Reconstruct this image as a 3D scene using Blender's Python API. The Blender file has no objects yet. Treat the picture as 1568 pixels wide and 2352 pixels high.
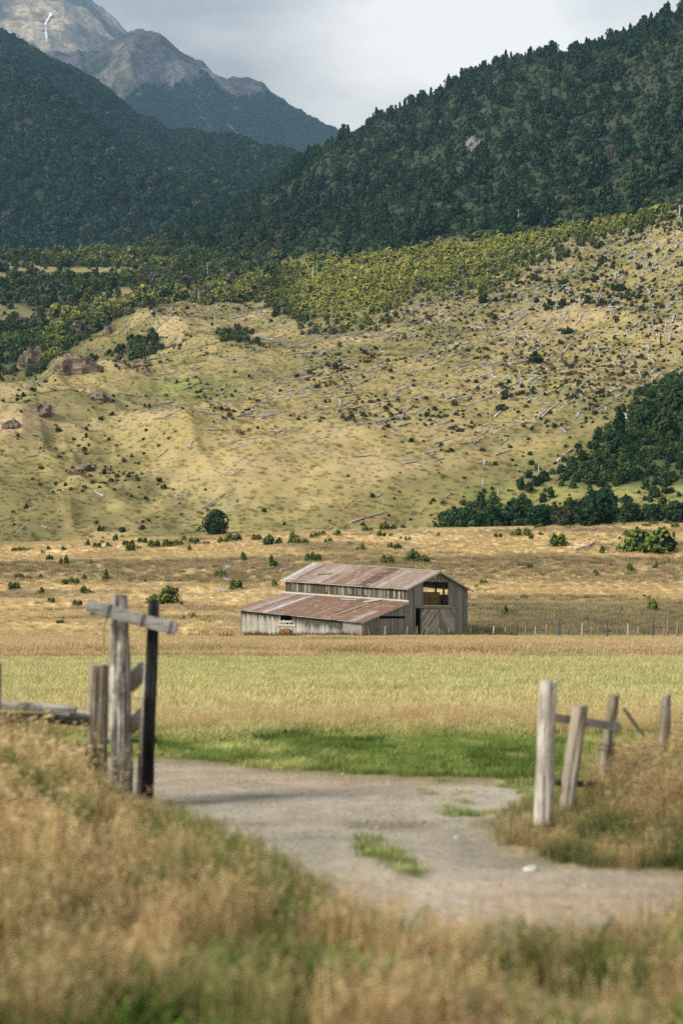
import bpy, math, random
import numpy as np
from mathutils import Vector, Matrix
random.seed(7)
RNG = np.random.default_rng(11)
SC = bpy.context.scene
COL = SC.collection
F = 1422.0            # focal length in pixels of the 682 x 1024 frame
CAMZ = 2.13
HOR = 617.0
D = 682.0 / 1568.0    # my reading scale -> frame pixels

# ------------------------------------------------------------------ noise
def _h(a, b, s):
    n = (a * 374761393 + b * 668265263 + s * 1442695041) & 0xffffffff
    n = ((n ^ (n >> 13)) * 1274126177) & 0xffffffff
    return ((n ^ (n >> 16)) & 0xffffff) / float(0xffffff)
def vnoise(x, y, s=0):
    x = np.asarray(x, float); y = np.asarray(y, float)
    xi = np.floor(x).astype(np.int64); yi = np.floor(y).astype(np.int64)
    fx = x - xi; fy = y - yi
    fx = fx * fx * fx * (fx * (fx * 6 - 15) + 10); fy = fy * fy * fy * (fy * (fy * 6 - 15) + 10)
    a = _h(xi, yi, s); b = _h(xi + 1, yi, s); c = _h(xi, yi + 1, s); d = _h(xi + 1, yi + 1, s)
    return (a * (1 - fx) + b * fx) * (1 - fy) + (c * (1 - fx) + d * fx) * fy
def fbm(x, y, o=4, s=0):
    t = 0.0; a = 1.0; n = 0.0
    for k in range(o):
        t = t + a * (vnoise(x * 2 ** k + 17.3 * k, y * 2 ** k - 9.1 * k, s + k) * 2 - 1); n += a; a *= 0.5
    return t / n
def ridged(x, y, o=4, s=0):
    t = 0.0; a = 1.0; n = 0.0
    for k in range(o):
        t = t + a * (1 - np.abs(vnoise(x * 2 ** k + 7.7 * k, y * 2 ** k + 3.1 * k, s + k) * 2 - 1)); n += a; a *= 0.5
    return t / n
def sstep(a, b, x):
    t = np.clip((x - a) / (b - a), 0, 1); return t * t * (3 - 2 * t)
def band(x, a, b, w):
    return sstep(a - w, a + w, x) * (1 - sstep(b - w, b + w, x))

# ------------------------------------------------------------------ knots -> height
def pchip_eval(Yk, Zk, y):
    """Yk, Zk: (N,K); y: (N,). monotone cubic"""
    h = np.diff(Yk, axis=1); d = np.diff(Zk, axis=1) / h
    m = np.zeros_like(Zk)
    same = (d[:, :-1] * d[:, 1:]) > 0
    w1 = 2 * h[:, 1:] + h[:, :-1]; w2 = h[:, 1:] + 2 * h[:, :-1]
    with np.errstate(divide='ignore', invalid='ignore'):
        hm = (w1 + w2) / (w1 / d[:, :-1] + w2 / d[:, 1:])
    m[:, 1:-1] = np.where(same, hm, 0.0)
    m[:, 0] = d[:, 0]; m[:, -1] = d[:, -1]
    K = Yk.shape[1]
    i = np.clip((y[:, None] >= Yk).sum(1) - 1, 0, K - 2)
    r = np.arange(len(y))
    hh = h[r, i]; t = np.clip((y - Yk[r, i]) / hh, 0, 1)
    t2 = t * t; t3 = t2 * t
    return ((2 * t3 - 3 * t2 + 1) * Zk[r, i] + (t3 - 2 * t2 + t) * hh * m[r, i]
            + (-2 * t3 + 3 * t2) * Zk[r, i + 1] + (t3 - t2) * hh * m[r, i + 1])

class Knots:
    def __init__(self, rows, zrows=()):
        """rows: [(uD, [(Y, vD), ...])]; every row has as many knots"""
        self.u = np.array([r[0] * D for r in rows])
        self.Y = np.array([[k[0] for k in r[1]] for r in rows], float)
        V = np.array([[k[1] * D for k in r[1]] for r in rows], float)
        self.Z = CAMZ + (HOR - V) / F * self.Y
    def at(self, u):
        u = np.clip(u, self.u[0], self.u[-1])
        i = np.clip(np.searchsorted(self.u, u) - 1, 0, len(self.u) - 2)
        t = (u - self.u[i]) / (self.u[i + 1] - self.u[i])
        t = t[:, None]
        return self.Y[i] * (1 - t) + self.Y[i + 1] * t, self.Z[i] * (1 - t) + self.Z[i + 1] * t
    def z(self, x, y):
        x = np.asarray(x, float).ravel(); y = np.asarray(y, float).ravel()
        u = 341 + F * x / np.maximum(y, 60)
        out = np.empty(len(x))
        for a in range(0, len(x), 200000):
            Yk, Zk = self.at(u[a:a + 200000])
            out[a:a + 200000] = pchip_eval(Yk, Zk, y[a:a + 200000])
        return out

def field(edge):
    g = lambda Y: (CAMZ / Y * F + HOR) / D      # flat ground
    return [(1, g(1)), (110, g(110)), (141, g(141)), (165, 1432), (190, 1378), (207, 1341), (219, 1300), (243, edge + 28), (262, edge), (285, edge + 7)]
def tail(Y, v):
    return [(Y + 70, v + 1), (Y + 400, v + 90)]
_R = [(-700, 1262, [(340, 1115), (440, 950), (480, 958), (640, 850), (900, 640), (1200, 588)]),
      (0, 1255, [(340, 1090), (436, 930), (480, 941), (620, 850), (850, 645), (1150, 586)]),
      (150, 1250, [(340, 1085), (452, 893), (490, 898), (600, 852), (850, 650), (1150, 583)]),
      (300, 1242, [(340, 1065), (465, 868), (515, 848), (600, 780), (850, 645), (1150, 574)]),
      (450, 1235, [(340, 1055), (480, 850), (530, 805), (640, 728), (900, 610), (1250, 516)]),
      (600, 1227, [(340, 1048), (480, 842), (540, 780), (700, 690), (950, 565), (1350, 440)]),
      (800, 1221, [(340, 1040), (470, 840), (540, 755), (760, 620), (1000, 490), (1380, 310)]),
      (1000, 1216, [(340, 1038), (460, 840), (540, 735), (760, 575), (1000, 415), (1320, 228)]),
      (1140, 1213, [(340, 1034), (455, 840), (540, 722), (745, 560), (960, 390), (1280, 160)]),
      (1240, 1211, [(340, 1030), (450, 840), (540, 710), (735, 545), (940, 360), (1250, 142)]),
      (1400, 1206, [(340, 1020), (440, 840), (540, 680), (700, 520), (900, 330), (1200, 104)]),
      (1568, 1202, [(340, 1000), (430, 840), (520, 660), (650, 480), (850, 280), (1150, 34)]),
      (2300, 1195, [(340, 960), (430, 780), (520, 580), (640, 390), (800, 150), (1100, -140)])]
HILL = Knots([(u, field(e) + ks + tail(*ks[-1])) for u, e, ks in _R])

def track_left(y):
    return np.interp(y, [8, 10.5, 12.2, 14, 16, 18, 21, 24], [0.9, 0.12, -0.52, -1.25, -2.1, -3.4, -6.5, -12])
def track_right(y):
    return np.interp(y, [9, 11.3, 12.1, 12.8, 14, 15.5, 17, 19], [9, 6.0, 2.1, 1.62, 1.5, 1.55, 2.4, 4.0])
def track_top(x):
    return np.interp(x, [-12, -2.8, -0.5, 2.4, 6], [23, 21.3, 18.9, 18.2, 17.8])
def gravel(x, y):
    n = fbm(x * 1.3, y * 1.3, 3, 5) * 0.5
    m = sstep(-0.12, 0.14, x - track_left(y) + n * 0.5) * sstep(-0.2, 0.2, track_right(y) - x + n * 0.6) * sstep(-0.7, 0.5, track_top(x) - y + n * 1.4)
    return m * sstep(8.7, 9.5, y + n * 1.0)
def bank_l(x, y):
    return sstep(-0.1, 1.2, track_left(y) - x) * sstep(6.5, 9, y) * (1 - sstep(17, 20, y))
def hz(x, y):
    x = np.asarray(x, float).ravel(); y = np.asarray(y, float).ravel()
    z = HILL.z(x, np.clip(y, 1, None))
    near = 1 - sstep(110, 150, y)
    z = z * (1 - near) + near * 0.05 * fbm(x / 6, y / 6, 3, 3)
    z = z + 0.32 * bank_l(x, y) * (1 + 0.4 * fbm(x * .8, y * .8, 2, 8))
    z = z + 0.12 * sstep(0.0, 0.9, x - track_right(y)) * sstep(11.9, 13, y) * (1 - sstep(17, 20, y))
    z = z + 0.16 * band(y, 5.0, 8.2, .9) * (1 + .6 * fbm(x * .6, y * .6, 2, 9)) * (1 - sstep(20, 30, np.abs(x)))
    gr = gravel(x, y) * (y < 24)
    z = z - 0.03 * gr + 0.012 * gr * fbm(x * 2.5, y * 2.5, 3, 14)
    z = z - 0.035 * band(y + 0.35 * x * 0.35 + .25 * fbm(x, y, 2, 4), 14.75, 14.95, .08) * gr
    # terrace scarps and hummocks of the meadow
    mid = band(y, 148, 268, 8)
    z = z + mid * (0.55 * fbm(x / 22, y / 11, 4, 21) + 0.2 * fbm(x / 5, y / 3, 3, 22))
    z = z - .28 * band(y + 3 * fbm(x / 9, 0 * x, 2, 31), 70, 73, 1.5) + .25 * band(y + 3 * fbm(x / 9, 0 * x, 2, 31), 73.5, 92, 4)
    far = sstep(285, 340, y)
    u = 341 + F * x / np.maximum(y, 60)
    left = 1 - sstep(130, 330, u)
    z = z + far * (3.0 + 4.0 * left * (1 - sstep(520, 700, y))) * fbm(x / 55, y / 70, 4, 41) + far * .9 * fbm(x / 14, y / 17, 3, 44)
    z = z + far * (1 - sstep(600, 800, y)) * (1.8 + 6.2 * left) * 2 * (ridged(x / 46 + y / 150, y / 85, 4, 45) - .62)
    low = band(y, 290, 350, 18)
    z = z + low * 2.2 * fbm(x / 18, y / 30, 3, 47)
    up = sstep(620, 900, y)
    z = z + up * 9 * fbm(x / 130, y / 160, 4, 51)
    return z
def hz1(x, y): return float(hz([x], [y])[0])

_ys = np.exp(np.linspace(math.log(5), math.log(1450), 2600))
def hits(u, v, ymin=5.0, fn=hz):
    """the points of the ground seen at the frame position (u, v)"""
    x = (u - 341) / F * _ys
    g = fn(x, _ys); r = CAMZ + (HOR - v) / F * _ys
    ok = np.where((g >= r) & (_ys > ymin))[0]
    if not len(ok): return None
    y = _ys[ok[0]]
    return ((u - 341) / F * y, y, float(g[ok[0]]))
def proj(x, y, z): return 341 + F * x / y, HOR - F * (z - CAMZ) / y
def P(u, v, y): return Vector(((u - 341) / F * y, y, CAMZ + (HOR - v) / F * y))

# ------------------------------------------------------------------ mesh building
class MB:
    def __init__(s): s.v = []; s.f = []; s.a = {}
    def add(s, verts, faces, **attrs):
        b = len(s.v); s.v += [tuple(p) for p in verts]; s.f += [tuple(b + i for i in f) for f in faces]
        n = len(verts)
        for k in set(s.a) | set(attrs):
            val = attrs.get(k)
            lst = s.a.setdefault(k, [])
            if val is None: val = (0., 0., 0.) if lst and isinstance(lst[0], (tuple, list)) else 0.0
            one = val[0] if isinstance(val, list) else val
            if len(lst) < b: lst += [(0., 0., 0.) if isinstance(one, (tuple, list)) else 0.0] * (b - len(lst))
            lst += val if isinstance(val, list) else [val] * n
        return b
    def box(s, o, ax, ay, az, **at):
        """a box from corner o along the three edge vectors"""
        o, ax, ay, az = map(Vector, (o, ax, ay, az))
        vs = [o, o + ax, o + ax + ay, o + ay, o + az, o + ax + az, o + ax + ay + az, o + ay + az]
        return s.add(vs, [(0, 3, 2, 1), (4, 5, 6, 7), (0, 1, 5, 4), (1, 2, 6, 5), (2, 3, 7, 6), (3, 0, 4, 7)], **at)
    def beam(s, p, q, w, h, up=(0, 0, 1), **at):
        p, q = Vector(p), Vector(q); d = (q - p); up = Vector(up)
        side = d.cross(up).normalized(); u2 = side.cross(d).normalized()
        s.box(p - side * w / 2 - u2 * h / 2, d, side * w, u2 * h, **at)
    def tube(s, pts, rad, n=8, jag=0.0, cap=True, seed=0, **at):
        r = random.Random(seed); pts = [Vector(p) for p in pts]
        if not hasattr(rad, '__len__'): rad = [rad] * len(pts)
        prof = [1 + jag * r.uniform(-1, 1) for _ in range(n)]
        vs = []; fs = []
        for i, p in enumerate(pts):
            d = (pts[min(i + 1, len(pts) - 1)] - pts[max(i - 1, 0)]).normalized()
            a = d.orthogonal().normalized() if abs(d.z) < .9 else Vector((1, 0, 0)); a = (a - d * a.dot(d)).normalized()
            b = d.cross(a)
            for k in range(n):
                t = 2 * math.pi * k / n
                rr = rad[i] * prof[k] * (1 + jag * .35 * r.uniform(-1, 1))
                vs.append(p + a * math.cos(t) * rr + b * math.sin(t) * rr)
        for i in range(len(pts) - 1):
            for k in range(n):
                fs.append((i * n + k, i * n + (k + 1) % n, (i + 1) * n + (k + 1) % n, (i + 1) * n + k))
        if cap:
            fs.append(tuple(reversed(range(n)))); fs.append(tuple((len(pts) - 1) * n + k for k in range(n)))
        s.add(vs, fs, **at)
    def mesh(s, name, mats, origin=(0, 0, 0), smooth=False):
        me = bpy.data.meshes.new(name); o = Vector(origin)
        me.from_pydata([tuple(Vector(p) - o) for p in s.v], [], s.f)
        for k, lst in s.a.items():
            if isinstance(lst[0], (tuple, list)):
                at = me.attributes.new(k, 'FLOAT_VECTOR', 'POINT'); at.data.foreach_set('vector', np.array(lst, 'f').ravel())
            else:
                at = me.attributes.new(k, 'FLOAT', 'POINT'); at.data.foreach_set('value', np.array(lst, 'f'))
        for m in (mats if isinstance(mats, (list, tuple)) else [mats]): me.materials.append(m)
        if smooth: me.polygons.foreach_set('use_smooth', [True] * len(me.polygons))
        me.update(); return me
    def build(s, name, mats, parent=None, origin=None, smooth=False):
        org = Vector(origin) if origin is not None else (Vector(parent['_org']) if parent is not None and '_org' in parent else Vector((0, 0, 0)))
        o = bpy.data.objects.new(name, s.mesh(name, mats, org, smooth)); COL.objects.link(o)
        if parent is not None: o.parent = parent
        else: o.location = org
        if parent is not None: o['_org'] = list(org)
        return o
def tag(o, label=None, cat=None, group=None, kind=None):
    if label: o['label'] = label
    if cat: o['category'] = cat
    if group: o['group'] = group
    if kind: o['kind'] = kind
    return o
def empty(name, loc, label, cat, group=None):
    o = bpy.data.objects.new(name, None); COL.objects.link(o); o.location = loc; o['_org'] = list(loc)
    o.empty_display_size = .2
    return tag(o, label, cat, group)
def np_mesh(name, verts, faces, mats, cols=None, smooth=True):
    me = bpy.data.meshes.new(name)
    me.vertices.add(len(verts)); me.vertices.foreach_set('co', np.asarray(verts, 'f').ravel())
    nf = len(faces); k = faces.shape[1]
    me.loops.add(nf * k); me.loops.foreach_set('vertex_index', faces.astype(np.int32).ravel())
    me.polygons.add(nf); me.polygons.foreach_set('loop_start', np.arange(0, nf * k, k, dtype=np.int32))
    me.update(calc_edges=True)
    if smooth: me.polygons.foreach_set('use_smooth', np.ones(nf, bool))
    if cols is not None:
        at = me.attributes.new('col', 'FLOAT_COLOR', 'POINT')
        at.data.foreach_set('color', np.concatenate([cols, np.ones((len(cols), 1))], 1).astype('f').ravel())
    for m in (mats if isinstance(mats, (list, tuple)) else [mats]): me.materials.append(m)
    me.validate(); me.update(); return me
def grid_faces(r, c):
    i = np.arange(r - 1)[:, None] * c + np.arange(c - 1)[None]
    return np.stack([i, i + 1, i + c + 1, i + c], -1).reshape(-1, 4)

# ------------------------------------------------------------------ materials
class NT:
    def __init__(s, name):
        s.m = bpy.data.materials.new(name); s.m.use_nodes = True; s.t = s.m.node_tree; s.t.nodes.clear()
        s.out = s.n('ShaderNodeOutputMaterial')
    def n(s, ty, **kw):
        nd = s.t.nodes.new(ty)
        for k, v in kw.items(): setattr(nd, k, v)
        return nd
    def l(s, a, b): s.t.links.new(a, b)
    def set(s, sock, v):
        if hasattr(v, 'links') or isinstance(v, bpy.types.NodeSocket): s.l(v, sock)
        else:
            if isinstance(v, (tuple, list)) and len(v) == 3 and sock.type == 'RGBA': v = (*v, 1)
            sock.default_value = v
    def attr(s, name, inst=False, out='Color'):
        a = s.n('ShaderNodeAttribute', attribute_name=name)
        if inst: a.attribute_type = 'INSTANCER'
        return a.outputs[out]
    def math(s, op, a, b=0.0, clamp=False):
        m = s.n('ShaderNodeMath', operation=op, use_clamp=clamp); s.set(m.inputs[0], a); s.set(m.inputs[1], b); return m.outputs[0]
    def mix(s, f, a, b, mode='MIX'):
        m = s.n('ShaderNodeMix', data_type='RGBA', blend_type=mode); s.set(m.inputs[0], f); s.set(m.inputs[6], a); s.set(m.inputs[7], b); return m.outputs[2]
    def noise(s, vec, scale, detail=4, rough=.6, out='Fac'):
        m = s.n('ShaderNodeTexNoise'); m.inputs['Scale'].default_value = scale; m.inputs['Detail'].default_value = detail; m.inputs['Roughness'].default_value = rough
        if vec is not None: s.l(vec, m.inputs['Vector'])
        return m.outputs[out]
    def ramp(s, f, stops, interp='LINEAR'):
        r = s.n('ShaderNodeValToRGB'); r.color_ramp.interpolation = interp; e = r.color_ramp.elements
        while len(e) < len(stops): e.new(.5)
        for k, (p, c) in zip(e, stops): k.position = p; k.color = (*c, 1) if len(c) == 3 else c
        s.l(f, r.inputs[0]); return r.outputs[0]
    def rng(s, f, a, b, c=0.0, d=1.0):
        m = s.n('ShaderNodeMapRange'); s.set(m.inputs[0], f); m.inputs[1].default_value = a; m.inputs[2].default_value = b; m.inputs[3].default_value = c; m.inputs[4].default_value = d; return m.outputs[0]
    def obj(s, scale=None, coord='Object'):
        tc = s.n('ShaderNodeTexCoord').outputs[coord]
        if scale is None: return tc
        mp = s.n('ShaderNodeMapping'); mp.inputs['Scale'].default_value = scale; s.l(tc, mp.inputs[0]); return mp.outputs[0]
    def principled(s, col, rough=.9, spec=.2, bump=None, strength=.4, dist=.02, metal=0.0):
        b = s.n('ShaderNodeBsdfPrincipled'); s.set(b.inputs['Base Color'], col); s.set(b.inputs['Roughness'], rough); b.inputs['Specular IOR Level'].default_value = spec; s.set(b.inputs['Metallic'], metal)
        if bump is not None:
            bp = s.n('ShaderNodeBump'); bp.inputs['Strength'].default_value = strength; bp.inputs['Distance'].default_value = dist; s.l(bump, bp.inputs['Height']); s.l(bp.outputs[0], b.inputs['Normal'])
        s.l(b.outputs[0], s.out.inputs[0]); return s.m
    def leafy(s, col, trans=.3, tcol=None, rough=.8):
        a = s.n('ShaderNodeBsdfDiffuse'); s.set(a.inputs[0], col)
        t = s.n('ShaderNodeBsdfTranslucent'); s.set(t.inputs[0], tcol if tcol is not None else col)
        m = s.n('ShaderNodeMixShader'); m.inputs[0].default_value = trans; s.l(a.outputs[0], m.inputs[1]); s.l(t.outputs[0], m.inputs[2]); s.l(m.outputs[0], s.out.inputs[0]); return s.m
def mat_ground():
    t = NT('meadow_ground'); pos = t.n('ShaderNodeNewGeometry').outputs['Position']
    c = t.attr('col')
    n1 = t.noise(pos, 1.7, 6, .7); n2 = t.noise(pos, .16, 5, .65); n3 = t.noise(pos, 14, 3, .7)
    k = t.math('MULTIPLY', t.rng(n1, .25, .75, .72, 1.28), t.rng(n2, .3, .7, .82, 1.18))
    k = t.math('MULTIPLY', k, t.rng(n3, .25, .75, .8, 1.2))
    c = t.mix(1.0, c, k, 'MULTIPLY')
    h = t.math('ADD', t.math('MULTIPLY', n1, .5), t.math('MULTIPLY', n3, .25))
    return t.principled(c, .95, .1, h, .8, .14)
def mat_mount(name, rough_scale):
    t = NT(name); pos = t.n('ShaderNodeNewGeometry').outputs['Position']
    c = t.attr('col'); n1 = t.noise(pos, rough_scale, 7, .72); n2 = t.noise(pos, rough_scale * 7, 4, .7)
    k = t.math('MULTIPLY', t.rng(n1, .34, .66, .4, 1.65), t.rng(n2, .3, .7, .6, 1.4))
    return t.principled(t.mix(1.0, c, k, 'MULTIPLY'), .95, .1, n1, .9, 1.2 / rough_scale * .3)
def mat_wood(name, a, b, dark, grain=(9, 9, .5), bump=.02):
    """weathered timber; a..b: board to board, dark: checks and damp"""
    t = NT(name); pos = t.obj(grain); p2 = t.obj()
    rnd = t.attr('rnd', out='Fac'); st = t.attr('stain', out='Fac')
    g = t.noise(pos, 2.2, 6, .75); g2 = t.noise(p2, .7, 4, .6)
    c = t.mix(t.math('MULTIPLY', rnd, 1.0, True), a, b); c = t.mix(t.math('MULTIPLY', rnd, -.33, True), c, (.42, .40, .34))
    c = t.mix(t.rng(g, .30, .48), t.mix(.75, c, dark), c)
    c = t.mix(t.math('MULTIPLY', t.rng(g2, .45, .75), .45), c, tuple(.5 * (x + y) for x, y in zip(dark, (.12, .13, .06))))
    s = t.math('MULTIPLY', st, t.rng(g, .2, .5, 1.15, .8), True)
    c = t.mix(s, c, (.018, .017, .015))  # near black, for weather staining and for painted eave shade
    return t.principled(c, .9, .15, g, .6, bump)
def mat_bark(name, a, b, dark, warm, grain=(11, 11, .55), sc=1.0, bump=.02):
    t = NT(name); pos = t.obj(grain); p2 = t.obj((1, 1, .45))
    g = t.noise(pos, 2.0 * sc, 6, .75); g2 = t.noise(p2, 6.5 * sc, 5, .6); g3 = t.noise(p2, 2.3 * sc, 3, .5)
    c = t.mix(t.rng(g2, .43, .58), a, b)
    c = t.mix(t.rng(g, .50, .38), c, dark)
    c = t.mix(t.math('MULTIPLY', t.rng(g3, .56, .66), .8), c, warm)
    return t.principled(c, .92, .12, g, .8, bump)
def mat_roof():
    t = NT('rusted_corrugated_iron'); c = t.attr('col'); st = t.attr('st', out='Vector')
    mp = t.n('ShaderNodeMapping'); mp.inputs['Scale'].default_value = (5.5, .55, 1); t.l(st, mp.inputs[0])
    g = t.noise(mp.outputs[0], 1.3, 5, .7); g2 = t.noise(st, 1.1, 5, .65); g3 = t.noise(st, 5, 3, .6)
    c = t.mix(t.rng(g, .42, .60, 0, .75), c, (.15, .078, .052))
    c = t.mix(t.rng(g2, .54, .68, 0, .65), c, (.36, .32, .29))
    c = t.mix(1.0, c, t.rng(g3, .3, .7, .8, 1.15), 'MULTIPLY')
    return t.principled(c, .6, .35, g3, .2, .01, 0.0)
def mat_flat(name, col, n=6.0, lo=.75, hi=1.2, rough=.9, strength=.4, dist=.02):
    t = NT(name); p = t.obj(); g = t.noise(p, n, 5, .65)
    return t.principled(t.mix(1.0, col, t.rng(g, .3, .7, lo, hi), 'MULTIPLY'), rough, .15, g, strength, dist)
def mat_grass(name):
    """dry and green blades: the tuft's own colour, varied blade by blade and paler towards the seed head"""
    t = NT(name); c = t.attr('tcol', True); v = t.attr('var', out='Fac'); h = t.attr('tip', out='Fac')
    rnd = t.n('ShaderNodeObjectInfo').outputs['Random']
    k = t.math('MULTIPLY', t.rng(v, 0, 1, .62, 1.32), t.rng(rnd, 0, 1, .86, 1.14))
    c = t.mix(1.0, c, k, 'MULTIPLY')
    c = t.mix(t.math('MULTIPLY', t.math('MULTIPLY', h, t.attr('dry', True, 'Fac')), .45), c, (.64, .50, .30))
    return t.leafy(c, .42)
def mat_leaf(name, dark, light, odd, trans=.22):
    t = NT(name); v = t.attr('var', out='Fac'); rnd = t.n('ShaderNodeObjectInfo').outputs['Random']
    c = t.mix(v, dark, light); c = t.mix(t.math('MULTIPLY', t.rng(rnd, .35, 1), .8), c, t.mix(v, tuple(x * .7 for x in odd), odd))
    return t.leafy(c, trans)
def mat_leaf_tint(name, trans=.22):
    """instanced scrub: the colour of each plant is stored with it"""
    t = NT(name); v = t.attr('var', out='Fac'); c = t.attr('tcol', True)
    return t.leafy(t.mix(1.0, c, t.rng(v, 0, 1, .55, 1.35), 'MULTIPLY'), trans)
def mat_rock(name, a, b, dark, sc=.5):
    t = NT(name); p = t.obj(); g = t.noise(p, sc, 6, .7); g2 = t.noise(p, sc * 5, 5, .7)
    c = t.mix(t.rng(g, .35, .65), a, b); c = t.mix(t.rng(g2, .5, .35), c, dark)
    return t.principled(c, .95, .1, g2, .8, .3 / sc * .3)
def mat_hay():
    t = NT('hay'); p = t.obj((1, 1, 3)); g = t.noise(p, 12, 5, .7)
    c = t.ramp(g, [(.3, (.05, .038, .015)), (.55, (.17, .125, .05)), (.75, (.28, .21, .09))])
    return t.principled(c, .95, .1, g, .8, .03)
M = {}
M['ground'] = mat_ground()
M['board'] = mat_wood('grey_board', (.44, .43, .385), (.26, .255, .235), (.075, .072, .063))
M['board_dark'] = mat_wood('mossy_board', (.125, .105, .07), (.06, .056, .046), (.02, .019, .016))
M['board_gable'] = mat_wood('gable_board', (.27, .275, .265), (.12, .125, .12), (.035, .035, .033))
M['board_door'] = mat_wood('door_board', (.46, .45, .40), (.15, .15, .135), (.05, .05, .044), grain=(4, 4, 2.2))
M['trim'] = mat_wood('pale_trim', (.45, .44, .41), (.36, .35, .33), (.2, .19, .17), bump=.008)
M['roof'] = mat_roof()
M['post'] = mat_bark('weathered_post', (.50, .48, .44), (.20, .185, .155), (.05, .045, .035), (.33, .22, .135))
M['post_pale'] = mat_bark('pale_post', (.50, .48, .44), (.31, .29, .25), (.11, .095, .075), (.36, .26, .16))
M['post_brown'] = mat_bark('brown_post', (.27, .25, .21), (.2, .165, .12), (.05, .04, .03), (.36, .23, .11))
M['rail_grey'] = mat_bark('grey_rail', (.33, .335, .33), (.25, .25, .245), (.13, .13, .13), (.30, .27, .22), grain=(1.2, 9, 9), bump=.008)
M['rail_dark'] = mat_bark('dark_rail', (.13, .13, .125), (.09, .088, .085), (.03, .03, .028), (.16, .13, .1), grain=(1.2, 9, 9), bump=.008)
M['charred'] = mat_bark('charred_post', (.018, .019, .021), (.03, .031, .033), (.007, .007, .008), (.075, .068, .06))
M['wire'] = mat_flat('rusty_wire', (.12, .09, .07))
M['log'] = mat_bark('bleached_log', (.47, .465, .455), (.30, .295, .29), (.11, .105, .10), (.33, .30, .26), grain=(.6, 6, 6), sc=.7, bump=.05)
M['snag'] = mat_bark('dead_standing_wood', (.36, .35, .33), (.24, .23, .22), (.08, .075, .07), (.28, .25, .2), sc=.6, bump=.05)
M['snag_dark'] = mat_bark('charred_standing_wood', (.05, .048, .045), (.035, .033, .03), (.015, .014, .013), (.1, .085, .07), sc=.6, bump=.05)
M['grass'] = mat_grass('grass_blades')
M['scrub'] = mat_leaf_tint('scrub_leaves')
M['conifer'] = mat_leaf('dark_needles', (.007, .024, .015), (.034, .075, .034), (.05, .075, .032), .12)
M['shrub'] = mat_leaf('shrub_leaves', (.04, .07, .014), (.20, .25, .05), (.17, .20, .06))
M['slopeshrub'] = mat_leaf('slope_leaves', (.011, .028, .013), (.05, .085, .03), (.085, .085, .042))
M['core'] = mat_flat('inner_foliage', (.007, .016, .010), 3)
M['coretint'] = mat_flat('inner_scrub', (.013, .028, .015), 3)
M['bark'] = mat_flat('tree_bark', (.09, .07, .055), 8)
M['rock'] = mat_rock('brown_rock', (.15, .118, .095), (.23, .185, .13), (.06, .05, .042), .35)
M['crag'] = mat_rock('pale_crag', (.27, .275, .275), (.17, .175, .175), (.06, .06, .06), .3)
M['stone'] = mat_rock('track_stone', (.42, .41, .39), (.3, .29, .28), (.13, .13, .13), 6)
M['stone_white'] = mat_rock('white_stone', (.62, .6, .57), (.5, .48, .45), (.25, .24, .22), 6)
M['rust'] = mat_flat('rusty_sheet', (.17, .07, .035), 5, .5, 1.5)
M['hay'] = mat_hay()
M['inside'] = mat_flat('barn_interior_wood', (.06, .05, .04), 3)
M['snow'] = mat_flat('old_snow', (.8, .82, .85), .02)
M['post_pole'] = mat_bark('grey_brown_post', (.36, .335, .295), (.27, .25, .22), (.10, .085, .07), (.30, .24, .17))
# ------------------------------------------------------------------ the land
C = {k: np.array(v) for k, v in dict(
    gold=(.53, .40, .19), pale=(.64, .51, .29), straw=(.52, .54, .22), green=(.105, .20, .035), lush=(.055, .125, .03),
    brown=(.25, .20, .115), dirt=(.285, .262, .215), pink=(.31, .245, .185), dark=(.10, .085, .05), soil=(.20, .095, .05),
    hill=(.295, .242, .108), hillg=(.20, .19, .075), floor=(.032, .050, .026), scrubf=(.12, .125, .05), turf=(.10, .105, .045), rock=(.27, .22, .18)).items()}  # turf: ground under grass, its colour darkened as shaded soil
def lerp(a, b, t): return a + (b - a) * t[:, None]
def I(x, *pts): return np.interp(x, [p[0] for p in pts], [p[1] for p in pts])
def forest_low(u): return I(u, (-300, 560), (350, 560), (480, 590), (600, 596), (800, 588), (1000, 560), (1200, 538), (1300, 518), (1400, 496), (1568, 468), (2000, 400))
def yel_low(u): return I(u, (500, 590), (560, 640), (620, 695), (720, 735), (800, 748), (900, 708), (1000, 660), (1100, 632), (1200, 605), (1300, 566), (1400, 522), (1568, 480), (2000, 400))
def scrub_low(u): return I(u, (-300, 880), (0, 866), (90, 856), (140, 815), (200, 775), (260, 738), (320, 716), (400, 694), (500, 702), (600, 692), (660, 640), (700, 600))
def thicket_top(u): return I(u, (960, 1215), (1040, 1195), (1100, 1140), (1240, 1112), (1330, 1062), (1390, 985), (1450, 925), (1568, 872), (1900, 700))
def uv(x, y, z): return (341 + F * x / np.maximum(y, 1)) / D, (HOR - F * (z - CAMZ) / np.maximum(y, 1)) / D
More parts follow.
